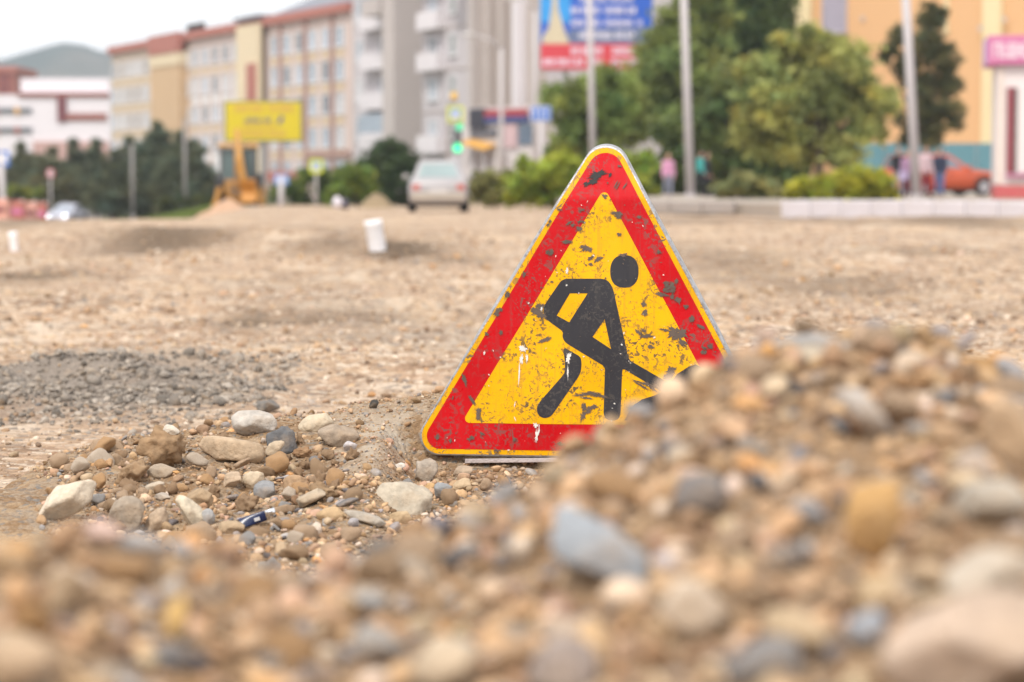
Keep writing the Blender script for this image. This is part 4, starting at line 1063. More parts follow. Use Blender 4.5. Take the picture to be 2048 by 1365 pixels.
# grey panel block, two parts
M_panel = mat('grey_panel_wall', (.50, .47, .49), .9, var=.1, scale=.25)
M_panel2 = mat('brownish_panel_wall', (.44, .385, .36), .9, var=.12, scale=.25)
M_balc = mat('white_balcony_panel', (.68, .65, .68), .8, var=.08, scale=.4)
M_shade = mat('brown_grey_recess_wall', (.48, .435, .42), .9, var=.1, scale=.3)
def balcony(b, x0, x1, z, y=-1.3, m=None, glazed=False):
    mb = MB(); mb.box(((x0 + x1) / 2, y / 2 - .004, z), (x1 - x0, -y, .16)); 
    mb.box(((x0 + x1) / 2, y + .05, z + .62), (x1 - x0, .1, 1.06)); mb.box((x0 + .05, y / 2 + .04, z + .62), (.1, -y - .1, 1.06)); mb.box((x1 - .05, y / 2 + .04, z + .62), (.1, -y - .1, 1.06))
    o = mb.build('balcony', [m or M_balc], b.root)
    if glazed:
        g_ = MB(); g_.box(((x0 + x1) / 2, y + .05, z + 1.85), (x1 - x0 - .1, .06, 1.38)); g_.build('balcony_glass', [M_pane], o)
f = Facade('panel_building', 'grey panel apartment block with stacked white balconies, left part beside the pinkish block', (UX(708, 186), 186), (UX(846, 174), 174), -1.5)
f.box('wall', 0, f.L, 0, 12, 0, 27, M_panel)
a, b_ = f.u(790), f.u(818); f.box('side_pier', f.u(822), f.L - .02, -2.2, -.004, 0, 26.5, M_shade)
for fl in range(8):
    z = 1.6 + fl * 2.95
    window(f, f.u(722), z + 1.5, 1.3, 1.7); balcony(f, f.u(738), f.u(786), z, -.8, None, fl % 3 == 1); window(f, f.u(768), z + 1.75, 1.2, 1.3)
    if fl >= 3: f.box('loggia_recess', f.u(793), f.u(818), -.08, -.004, z + 1.0, z + 2.4, M_shade)
    if fl == 4: balcony(f, f.u(784), f.u(820), z + .8, -2.4, M_shade)
    if fl == 4: f.box('dark_window', f.u(794), f.u(812), -.14, -.084, z + 1.9 , z + 3.2, M_dark)
f = Facade('panel_building', 'grey-brown panel apartment block with a shop in its base, behind the traffic light', (UX(846, 168), 168), (UX(1094, 150), 150), -1.5)
f.box('wall', 0, f.L, 0, 12, 0, 27, M_panel)
f.box('brown_wall', f.u(968), f.L - .02, -1.0, -.004, 0, 26.8, M_panel2)
for px in (985, 1018, 1045, 1075): f.box('pier', f.u(px) - .35, f.u(px) + .35, -1.6, -1.004, 3.5, 26.5, M_balc if px == 1075 else M_shade if px == 985 else M_panel2)
for fl in range(8):
    z = 1.4 + fl * 2.8
    window(f, f.u(908), z + 1.5, 1.1, 1.5, pm=mat('greenish_pane', (.12, .16, .16), .12, var=.3)); window(f, f.u(868), z + 1.4, 1.5, 1.5)
    if fl in (1, 3, 4, 5, 6): balcony(f, f.u(852), f.u(893), z - .1, -.7)
    f.box('panel_joint', .1, f.u(966), -.06, -.004, z - .2, z - .08, M_panel2)
    for px in (1001, 1032, 1060): window(f, f.u(px), z + 1.6, .8, 1.5, -1.0, pm=M_shade, fm=M_panel2, mull=1)
    if fl in (5, 7): balcony(f, f.u(935), f.u(984), z + .4, -2.2, M_panel2)
# shop at the foot of it
M_signr = mat('dark_red_fascia', (.32, .035, .045), .6); M_signb = mat('dark_blue_fascia', (.035, .06, .20), .6); M_signk = mat('black_fascia', (.03, .03, .045), .5)
shop = Facade('shop', 'low shop with red, blue and black fascias and an orange awning', (UX(925, 146), 146), (UX(1072, 141), 141), -1.)
shop.box('shop_wall', 0, shop.L, 0, 3.2, 0, shop.h(1000, 214), mat('white_shop_wall', (.56, .52, .52), .85, var=.12, scale=.5))
zt_ = shop.h(1000, 220); zm = shop.h(1000, 234); z3 = shop.h(1000, 246); z4 = shop.h(1000, 268)
shop.box('black_fascia', shop.u(944), shop.u(974), -.25, -.004, shop.h(950, 258), shop.h(950, 218), M_signk)
shop.box('red_fascia', shop.u(975), shop.u(1057), -.25, -.004, zm, zt_, M_signr); shop.box('blue_fascia', shop.u(975), shop.u(1060), -.25, -.004, z3, zm - .004, M_signb)
shop.box('shop_window', shop.u(943), shop.u(995), -.12, -.004, shop.h(960, 276), shop.h(960, 259), mat('dark_shopfront', (.10, .10, .12), .3))
shop.box('poster', shop.u(1004), shop.u(1036), -.14, -.004, shop.h(1010, 296), shop.h(1010, 248), mat('pinkish_poster', (.50, .36, .38), .7, var=.3, scale=1.2))
shop.box('dark_window', shop.u(1040), shop.u(1066), -.12, -.004, shop.h(1050, 290), shop.h(1050, 248), mat('blueish_window', (.10, .14, .20), .3, var=.4, scale=1.))
mb = MB(); mb.panel([(shop.u(942), -.02, shop.h(945, 279)), (shop.u(994), -.02, shop.h(990, 290)), (shop.u(994), -1.0, shop.h(990, 301)), (shop.u(942), -1.0, shop.h(945, 287))], .04)
mb.build('awning', [mat('orange_awning', (.62, .33, .07), .7)], shop.root)
for px in (952, 976, 1010, 1044): shop.box('pilaster', shop.u(px) - .2, shop.u(px) + .2, -.3, -.128, 0, shop.h(px, 305), M_conc)

# modern white and maroon building, red-brown tower
M_mar = mat('maroon_cladding', (.17, .045, .055), .7, var=.08); M_brn = mat('red_brown_cladding', (.30, .11, .09), .8, var=.1); M_wht = mat('white_cladding', (.74, .70, .74), .6, var=.05)
f = Facade('office_building', 'low modern white building with maroon and red-brown bands at the far left', (UX(-60, 292), 292), (UX(224, 292), 292), -2.5)
hp = lambda py: f.h(100, py)
f.box('wall', 0, f.L, 0, 14, 0, hp(190), M_wht)
f.box('upper_storey', f.u(41), f.L - .3, 1.5, 13, hp(190) + .003, hp(156), M_wht)
f.box('brown_band', f.u(41), f.L - .1, -.3, -.004, hp(194), hp(185), M_brn)
f.box('maroon_panel', f.u(119), f.u(137), -.3, -.004, hp(244), hp(194) - .01, M_mar)
f.box('red_brown_panel', f.u(137) + .01, f.u(217), -.25, -.004, hp(241), hp(227), M_brn)
for py in (221, 260):
    f.box('window_band', f.u(-20), f.u(68), -.2, -.004, hp(py + 6), hp(py - 5), mat('dark_band_glass', (.14, .15, .17), .2))
    f.box('red_accent', f.u(-20), f.u(4), -.3, -.21, hp(py + 7), hp(py), M_redr)
    f.box('orange_accent', f.u(34), f.u(44), -.3, -.21, hp(py + 8), hp(py - 6), mat('orange_panel', (.7, .4, .14), .6) if py == 221 else M_redr)
f.box('pink_plinth', f.u(70), f.L - .2, -.4, -.004, 0, hp(283), mat('pink_plinth', (.50, .32, .29), .8, var=.1))
f = Facade('tower_block', 'red-brown block rising behind the white building at the left edge', (UX(-80, 330), 330), (UX(36, 330), 330), -3)
f.box('wall', 0, f.L, 0, 14, 0, f.h(10, 145), M_brn); f.box('roof', -.3, f.L + .3, -.3, 14, f.h(10, 145) + .003, f.h(10, 133), M_redr)
for k, px in enumerate((-10, 14)):
    for py in (158, 178): window(f, f.u(px), f.h(px, py), 1.2, 1.3, pm=M_mar, fm=M_redr)

# orange building on the right, cream building behind the billboard
M_orange = mat('orange_render', (.68, .41, .21), .9, var=.06, scale=.15, bump=.1)
M_creamp = mat('cream_pilaster', (.72, .60, .36), .9, var=.05, scale=.3)
f = Facade('orange_building', 'tall orange rendered building with cream pilasters behind the teal fence', (UX(1578, 128), 128), (UX(2120, 118), 118), -.3)
f.box('wall', 0, f.L, 0, 14, 0, 17, M_orange)
f.box('corner_pilaster', .003, f.u(1622), -.3, -.004, 0, 16.9, M_creamp); f.box('pilaster', f.u(1964), f.u(2001), -.3, -.004, 0, 16.9, M_creamp); f.box('pilaster', f.u(1884), f.u(1893), -.12, -.004, f.h(1890, 70), 16.9, M_creamp)
w_ = f.u(1690) - f.u(1641); window(f, f.u(1665.5), f.h(1665, 18), w_, f.h(1665, -30) - f.h(1665, 66), pm=mat('lilac_grey_pane', (.36, .33, .40), .25, var=.1), fm=mat('lilac_frame', (.45, .41, .45), .5), mull=1)
for px in (1740, 1800): window(f, f.u(px), f.h(px, -110), w_, 2.3, pm=MC['lilac_grey_pane'], fm=MC['lilac_frame'], mull=1)
for (px, py) in ((1722, 38), (1962, 58), (2010, 40)): f.box('wall_vent', f.u(px) - .09, f.u(px) + .09, -.08 if px != 1962 and px < 2005 else -.42, -.004 if px < 1960 else -.304, f.h(px, py + 5), f.h(px, py - 5), M_shade)
f = Facade('cream_building', 'pale yellow building glimpsed behind the blue billboard and the trees', (UX(1296, 210), 210), (UX(1334, 210), 210), 0)
f.box('wall', 0, f.L, 0, 10, 0, 26, M_creamp)
for z in (12, 15, 18, 21, 24): window(f, f.L / 2, z, .9, 1.5)

# teal fence in front of the orange building
fx0, fx1, FY = UX(1706, 112), UX(2010, 112), 112
fn = empty('teal_fence', (fx0, FY, .1), 0, 'teal sheet metal fence at the foot of the orange building', 'fence')
M_teal = mat('teal_sheet', (.135, .285, .335), .6, var=.12, scale=1)
npan = 5; ztf = U(1800, 287, FY).z - .1
for k in range(npan):
    w = (fx1 - fx0) / npan; pts = []
    mb = MB(); m_ = 28
    vs = [];
    for i in range(m_ + 1):
        xx = k * w + .03 + (w - .06) * i / m_; yy_ = .03 * (1 if i % 4 in (1, 2) else -1); vs += [(xx, yy_, .05), (xx, yy_, ztf), (xx, yy_ + .006, .05), (xx, yy_ + .006, ztf)]
    fs = []
    for i in range(m_):
        b0 = i * 4; fs += [(b0, b0 + 4, b0 + 5, b0 + 1), (b0 + 2, b0 + 3, b0 + 7, b0 + 6), (b0 + 1, b0 + 5, b0 + 7, b0 + 3), (b0, b0 + 2, b0 + 6, b0 + 4)]
    mb.add(vs, fs); mb.build('fence_panel', [M_teal], fn)
    mb = MB(); mb.box((k * w, .08, ztf / 2), (.08, .08, ztf)); mb.build('fence_post', [M_steel], fn)

# kiosk
KY = 74.
kx0 = UX(1990, KY); kz = TZ
k = empty('kiosk', (kx0, KY, kz), R(-8), 'white kiosk with a pink sign band and red plinth at the right edge', 'kiosk')
kh = lambda py: U(2000, py, KY).z - kz
M_kw = mat('kiosk_white', (.70, .63, .62), .7, var=.06, scale=1); M_kr = mat('kiosk_red', (.50, .10, .105), .6, var=.12, scale=2, dirt=.3); M_kd = mat('kiosk_dark_red', (.22, .025, .04), .5)
M_kp = mat('kiosk_pink', (.55, .16, .32), .5, var=.06); M_kp2 = mat('kiosk_violet', (.58, .36, .60), .5, var=.06)
mb = MB(); mb.box((1.6, 1.3, (kh(372) + kh(132)) / 2 + .01), (3.2, 2.6, kh(132) - kh(372) - .02)); mb.build('wall', [M_kw], k)
mb = MB(); mb.box((1.62, 1.28, kh(372) / 2), (3.28, 2.68, kh(372))); mb.build('plinth', [M_kr], k, bevel=.02)
mb = MB(); mb.box((1.55, 1.25, (kh(130) + kh(72)) / 2), (3.7, 3.0, kh(72) - kh(130))); sb = mb.build('sign_band', [M_kp], k, bevel=.02)
mb = MB(); mb.box((-.312, 1.2, (kh(127) + kh(76)) / 2), (.02, 2.7, kh(76) - kh(127))); mb.build('band_end', [M_kp2], sb)
# lettering too far out of focus to read: rows of white letter-like strokes
mb = MB(); rl = random.Random(5); x = -.12
while x < 3.1:
    hgt = (kh(86) - kh(118)) * rl.uniform(.8, 1.05); w = rl.uniform(.07, .16)
    st = .045; zc = (kh(86) + kh(118)) / 2
    mb.box((x, -.262, zc), (st, .02, hgt))
    if rl.random() < .8: mb.box((x + w / 2 + .025, -.262, zc + hgt / 2 * rl.choice((-.86, 0, .86))), (w - st * .3, .02, st))
    if rl.random() < .7: mb.box((x + w + .05 - st * .3, -.262, zc), (st, .02, hgt * .98))
    x += w + .11
mb.build('sign_lettering', [mat('white_lettering', (.8, .78, .8), .5)], sb)
for (xa, xb, za, zc, m_, nm, yy_) in [(.30, .50, 346, 176, M_kd, 'window_frame', -.05), (.62, 1.9, 346, 176, M_kw, 'window_frame', -.05)]:
    mb = MB(); mb.box(((xa + xb) / 2, yy_, (kh(za) + kh(zc)) / 2), (xb - xa, .1, kh(zc) - kh(za))); mb.build(nm, [m_], k)
mb = MB(); mb.box((.56, -.02, (kh(346) + kh(176)) / 2), (.12, .03, kh(176) - kh(346))); mb.build('window_pane', [mat('kiosk_pane', (.18, .17, .16), .15, var=.4, scale=4)], k)
mb = MB(); mb.box((.1, -.02, (kh(368) + kh(134)) / 2), (.2, .06, kh(134) - kh(368))); mb.build('corner_trim', [mat('kiosk_cream', (.70, .60, .54), .7, var=.15, scale=2)], k)
mb = MB(); mb.box((.72, -.1, kh(352)), (.9, .25, .06)); mb.build('counter', [M_kp], k)

# ------------------------------------------------------------------ billboards
def strokes(mb, x0, x1, z0, z1, y, seed, st=None, word=5, dens=1.):
    """a line of writing that the photograph leaves unreadable: letter-like strokes grouped in words"""
    r_ = random.Random(seed); h = z1 - z0; st = st or h * .2; x = x0; kk = 0
    while x < x1 - h * .5:
        w = h * r_.uniform(.45, .7)
        mb.box((x + st / 2, y, z0 + h / 2), (st, .02, h))
        c = r_.random()
        if c < .75: mb.box((x + w - st / 2, y, z0 + h / 2), (st, .02, h))
        for zz in ((z0 + st / 2,) if c < .25 else (z1 - st / 2,) if c < .5 else (z0 + h / 2,) if c < .75 else (z0 + st / 2, z1 - st / 2, z0 + h / 2)):
            mb.box((x + w / 2, y, zz), (w - 2 * st, .018, st))
        x += w + h * .18; kk += 1
        if kk % word == 0: x += h * .4
BY = 128.; bl = U(1081, 139, BY); br = U(1304, 139, BY); W_ = br.x - bl.x; Hb = W_ * .8
bb = empty('billboard', ((bl.x + br.x) / 2, BY, .1), 0, 'big blue and red billboard with white lettering and a pale spire picture, above the trees', 'billboard')
zb_ = bl.z - .1; P_ = lambda px: UX(px, BY) - (bl.x + br.x) / 2; Z_ = lambda py: U(1190, py, BY).z - .1
mb = MB(); mb.box((0, .2, zb_ + Hb / 2), (W_ + .2, .3, Hb + .2)); mb.build('frame', [M_steel], bb)
mb = MB(); mb.box((0, .04, zb_ + Hb / 2), (W_, .02, Hb)); pan = mb.build('blue_panel', [mat('billboard_blue', (.018, .10, .50), .45, var=.2, scale=.5)], bb)
mb = MB(); mb.box(((P_(1081) + P_(1140)) / 2, .02, (Z_(45) + zb_ + Hb) / 2), (P_(1140) - P_(1081), .018, zb_ + Hb - Z_(45))); mb.build('light_blue_sky', [mat('billboard_sky', (.03, .30, .72), .45)], bb)
mb = MB(); mb.prism([(P_(1084), Z_(97)), (P_(1142), Z_(97)), (P_(1128), Z_(60)), (P_(1116), Z_(20)), (P_(1112), Z_(-30)), (P_(1106), Z_(-30)), (P_(1102), Z_(20)), (P_(1097), Z_(55)), (P_(1084), Z_(75))], .008, -.006); mb.build('spire_picture', [mat('spire_beige', (.55, .48, .34), .6, var=.2, scale=1.2)], bb)
mb = MB(); mb.prism([(P_(1130), Z_(88)), (P_(1304), Z_(88)), (P_(1304), Z_(55)), (P_(1138), Z_(60))], .018, .01); mb.build('grey_blue_band', [mat('billboard_greyblue', (.13, .17, .30), .5, var=.3, scale=.7)], bb)
mb = MB(); mb.box((0, .0, (Z_(88) + zb_) / 2), (W_, .02, Z_(88) - zb_)); mb.build('red_band', [mat('billboard_red', (.58, .05, .07), .5)], bb)
M_let = mat('billboard_lettering', (.72, .70, .82), .5)
mb = MB()
for i, (py0, py1, pa, pb) in enumerate([(-27, -14, 1150, 1270), (4, -9, 1160, 1265), (28, 14, 1142, 1284), (53, 40, 1142, 1286), (78, 64, 1158, 1272)]): mb = MB(); strokes(mb, P_(pa), P_(pb), Z_(max(py0, py1)), Z_(min(py0, py1)), -.02, 30 + i, word=6); mb.build('lettering', [M_let], bb)
mb = MB(); strokes(mb, P_(1142), P_(1208), Z_(109), Z_(95), -.02, 41, word=12); strokes(mb, P_(1224), P_(1275), Z_(109), Z_(95), -.02, 42, word=12); strokes(mb, P_(1086), P_(1205), Z_(131), Z_(118), -.02, 43, word=9); strokes(mb, P_(1222), P_(1290), Z_(131), Z_(118), -.02, 44, word=9)
mb.build('lettering', [M_let], bb)
for xx in (-W_ * .28, W_ * .28):
    mb = MB(); mb.tube([(xx, .5, -.3), (xx, .5, zb_ + Hb * .8)], .2, 10); mb.build('post', [M_steel], bb)
# yellow billboard
BY = 178.; bl = U(452, 281, BY); br = U(602, 281, BY); W_ = br.x - bl.x; Hb = U(500, 205, BY).z - bl.z; g0 = gz(bl.x, BY)
bb = empty('billboard', ((bl.x + br.x) / 2, BY, g0), 0, 'yellow billboard with orange bars and a short blue line of lettering behind the digger', 'billboard')
zb_ = bl.z - g0; P_ = lambda px: UX(px, BY) - (bl.x + br.x) / 2; Z_ = lambda py: U(520, py, BY).z - g0
mb = MB(); mb.box((0, .2, zb_ + Hb / 2), (W_ + .25, .3, Hb + .25)); mb.build('frame', [mat('olive_frame', (.22, .21, .10), .6)], bb)
mb = MB(); mb.box((0, .03, zb_ + Hb / 2), (W_, .03, Hb)); mb.build('yellow_panel', [mat('billboard_yellow', (.72, .56, .01), .5, var=.05)], bb)
M_bo = mat('billboard_orange', (.68, .38, .10), .5)
mb = MB(); strokes(mb, P_(472), P_(594), Z_(224), Z_(210), 0, 50, word=6); strokes(mb, P_(470), P_(575), Z_(274), Z_(262), 0, 51, word=7); strokes(mb, P_(486), P_(560), Z_(255), Z_(250), 0, 53, word=9); mb.build('orange_lettering', [M_bo], bb)
mb = MB(); strokes(mb, P_(492), P_(545), Z_(246), Z_(236), 0, 52, word=4); mb.box((P_(563), 0, (Z_(232) + Z_(248)) / 2), (.28, .02, .6), 0, 0, 0, R(25)); mb.build('blue_lettering', [mat('billboard_ink', (.12, .09, .25), .5)], bb)
mb = MB(); mb.tube([(P_(527), .4, -.3), (P_(527), .4, zb_ + .5)], .22, 10); mb.build('post', [M_steel], bb)

# ------------------------------------------------------------------ poles, road signs
def pole(label, Y, top, bot, r0, r1, zb=None, name='lamp_post', cat='lamp post', group=None, arm=None, m=None):
    a, b = U(*bot, Y), U(*top, Y)
    if zb is not None:
        t = (zb - a.z) / (b.z - a.z); a = a + (b - a) * t
    root = empty(name, a, 0, label, cat, group); d = b - a
    mb = MB(); mb.tube([(0, 0, -.1), tuple(d * .5), tuple(d)], [r0, (r0 + r1) / 2, r1], 14); mb.build('pole', [m or M_pole], root, True)
    mb = MB(); mb.tube([(0, 0, -.05), (0, 0, .10)], r0 * 1.35, 14); mb.build('base', [M_conc], root, True)
    if arm:
        e = U(*arm, Y) - a; mb = MB(); mb.tube([tuple(d), tuple(d + (e - d) * .4 + Vector((0, 0, abs(e.x - d.x) * .12))), tuple(e)], [r1 * .8, r1 * .6, r1 * .5], 8); mb.build('arm', [M_pole], root, True)
        mb = MB(); s_ = 1 if e.x > d.x else -1; mb.ellipsoid((e.x + .3 * s_, 0, e.z), (.42, .16, .1)); mb.build('lamp_head', [mat('lamp_head_grey', (.55, .53, .52), .5)], root, True)
    return root
pole('tall grey lamp post rising in front of the group of people by the kiosk', 76, (1803, -150), (1834, 396), .155, .125, TZ, arm=(1740, -190))
pole('tall grey lamp post beside the person in teal', 82, (1362, -170), (1381, 394), .150, .115, TZ, arm=(1300, -210))
pole('tall grey lamp post rising right above the triangular sign, in front of the blue billboard', 101, (1176, -120), (1188, 400), .145, .12, TZ, arm=(1120, -150))
pole('pale lamp post with its arm reaching left, in front of the shop', 132, (1003, 98), (1003, 372), .16, .10, -.5, arm=(948, 70))
pole('pale lamp post left of the blue billboard with its arm reaching left', 118, (1070, 22), (1070, 380), .12, .09, -.2, arm=(1038, -2))
pole('thin grey post before the left part of the dark pines', 150, (264, 290), (266, 402), .11, .09, -1.6, name='post', cat='post', m=mat('dull_grey_pole', (.27, .25, .25), .7))
pole('thin grey post before the tallest dark pine', 152, (369, 238), (371, 400), .12, .09, -1.6, name='post', cat='post', m=mat('dull_grey_pole', (.27, .25, .25), .7))
M_yg = mat('fluorescent_yellow_green', (.60, .66, .02), .5); M_sb = mat('sign_blue', (.05, .16, .52), .5); M_sbl = mat('sign_pale_blue', (.20, .34, .66), .5); M_sw = mat('sign_white', (.75, .76, .8), .5)
def road_sign(label, Y, box, foot, kind, zb=None, pr=.05):
    x0, y0, x1, y1 = box; c = U((x0 + x1) / 2, (y0 + y1) / 2, Y); w = (x1 - x0) / F * Y; h = (y1 - y0) / F * Y
    a = U(foot[0], foot[1], Y); 
    if zb is not None: a.z = zb
    root = empty('road_sign', a, 0, label, 'road sign'); e = c - a
    mb = MB(); mb.tube([(0, .06, -.3), (e.x * .9, .06, e.z + h * .4)], pr, 10); mb.build('post', [M_pole], root, True)
    def plate(nm, ww, hh, y, m_, poly=None):
        mb = MB()
        if poly: mb.prism([(e.x + px * ww / 2, e.z + pz * hh / 2) for px, pz in poly], y + .006, y - .006)
        else:
            r_ = min(ww, hh) * .1; pts = []
            for (sx, sz, t0) in ((1, 1, 0), (-1, 1, 90), (-1, -1, 180), (1, -1, 270)):
                for q_ in range(5): t = R(t0 + q_ * 22.5); pts.append((e.x + sx * (ww / 2 - r_) + r_ * math.cos(t), e.z + sz * (hh / 2 - r_) + r_ * math.sin(t)))
            mb.prism(pts, y + .006, y - .006)
        return mb.build(nm, [m_], root)
    if kind == 'crossing':
        plate('board', w, h, 0, M_yg); plate('blue_square', w * .62, h * .62, -.014, M_sbl)
        plate('white_triangle', w * .58, h * .54, -.028, M_sw, [(-1, -1), (1, -1), (0, 1)])
        mb = MB(); ez = e.z - h * .03
        mb.ellipsoid((e.x, -.04, ez + h * .13), (w * .028, .006, w * .028)); mb.tube([(e.x, -.04, ez + h * .09), (e.x, -.04, ez - h * .04)], w * .03, 6)
        for s_ in (-1, 1): mb.tube([(e.x, -.04, ez - h * .03), (e.x + s_ * w * .075, -.04, ez - h * .19)], w * .018, 6); mb.tube([(e.x, -.04, ez + h * .07), (e.x + s_ * w * .08, -.04, ez)], w * .014, 6)
        mb.build('walking_man', [mat('sign_ink', (.03, .04, .12), .5)], root)
    elif kind == 'blue':
        plate('board', w, h, 0, M_sb); plate('white_rim', w * .96, h * .96, -.013, M_sw); plate('blue_face', w * .9, h * .88, -.026, M_sb)
        mb = MB(); 
        for kx in (-.27, 0, .27): mb.box((e.x + kx * w, -.036, e.z - h * .05), (w * .045, .008, h * .5)); mb.prism([(e.x + kx * w - w * .07, e.z + h * .15), (e.x + kx * w + w * .07, e.z + h * .15), (e.x + kx * w, e.z + h * .34)], -.032, -.042)
        mb.build('arrows', [M_sw], root)
    elif kind == 'pale':
        plate('board', w, h, 0, M_sbl); plate('pale_face', w * .8, h * .55, -.014, mat('sign_pale', (.36, .47, .76), .5))
    elif kind == 'stopping':
        plate('board', w, h, 0, M_sb); plate('white_panel', w * .72, h * .55, -.014, M_sw)
    elif kind == 'round':
        pts = [(math.cos(t), math.sin(t)) for t in [2 * math.pi * q_ / 28 for q_ in range(28)]]
        plate('board', w, h, 0, mat('sign_red', (.50, .06, .07), .5), pts); plate('white_disc', w * .7, h * .7, -.014, M_sw, pts)
        plate('red_bar', w * .5, h * .18, -.028, MC['sign_red'])
    return root
road_sign('yellow-green pedestrian crossing sign on a grey post, right of the digger', 110, (619, 319, 646, 347), (632, 424), 'crossing')
road_sign('small pale blue sign on a white post between the digger and the crossing sign', 108, (549, 350, 577, 370), (561, 425), 'pale', pr=.13)
road_sign('blue lane arrow sign on a pale post between the shop and the hedge', 96, (1062, 213, 1102, 243), (1082, 400), 'blue', -.1, pr=.10)
road_sign('tall blue and white stop sign at the left edge of the road', 92, (-18, 302, 19, 334), (7, 425), 'stopping', -1.2, pr=.12)
road_sign('round red and white sign on a thin post above the silver car', 160, (93, 338, 109, 356), (100, 400), 'round', -2.2, pr=.05)
# traffic light with crossing sign and amber lamp
TY = 103.; tp = U(896, 330, TY); tp.z = -.5
t = empty('traffic_light', tp, 0, 'traffic light showing two green lamps under a yellow-green crossing sign, above the pale silver saloon', 'traffic light')
def tl(px, py): v = U(px, py, TY) - tp; return v
mb = MB(); e = tl(896, 205); mb.tube([(0, .1, -.2), (e.x, .1, e.z)], .075, 10); mb.build('pole', [mat('brown_grey_pole', (.27, .23, .22), .7)], t, True)
M_house = mat('signal_housing', (.10, .10, .11), .5)
M_green = mat('green_lamp', (.05, .95, .42), .4, emit=1.0); M_green2 = mat('dim_green_lamp', (.05, .75, .38), .4, emit=.5)
for (px, py, r_, m_, hh) in ((919, 254, .15, M_green2, 2), (915, 296, .19, M_green, 3)):
    c = tl(px, py); mb = MB(); mb.box((c.x, .12, c.z + (.30 if hh == 3 else .18)), (.36 if hh == 3 else .28, .2, .95 if hh == 3 else .6)); ho = mb.build('signal_head', [M_house], t, bevel=.02)
    mb = MB(); mb.tube([(c.x, .03, c.z), (c.x, -.012, c.z)], r_, 24); mb.build('green_lamp', [m_], ho)
    mb = MB(); mb.tube([(c.x - r_, .0, c.z + .02), (c.x, -.12, c.z + r_ + .02), (c.x + r_, .0, c.z + .02)], .012, 6); mb.build('visor', [M_house], ho)
c = tl(908, 192); mb = MB(); mb.box((c.x, 0, c.z), (.26, .12, .30)); mb.build('amber_lamp', [mat('amber_lamp', (.78, .46, .04), .4)], t, bevel=.03)
c = tl(911, 229); w = .72
mb = MB(); mb.box((c.x, 0, c.z), (w, .02, w)); mb.build('crossing_board', [mat('soft_yellow_green', (.52, .55, .10), .5)], t, bevel=.004)
mb = MB(); mb.box((c.x, -.02, c.z), (w * .6, .014, w * .6)); mb.build('blue_square', [M_sbl], t)
mb = MB(); mb.prism([(c.x - w * .26, c.z - w * .26), (c.x + w * .26, c.z - w * .26), (c.x, c.z + w * .25)], -.03, -.04); mb.build('white_triangle', [M_sw], t)
mb = MB(); mb.ellipsoid((c.x, -.05, c.z + w * .08), (.022, .008, .022)); mb.tube([(c.x, -.05, c.z + w * .05), (c.x, -.05, c.z - w * .06)], .022, 6)
for s_ in (-1, 1): mb.tube([(c.x, -.05, c.z - w * .05), (c.x + s_ * .055, -.05, c.z - w * .22)], .013, 6)
mb.build('walking_man', [MC['sign_ink']], t)
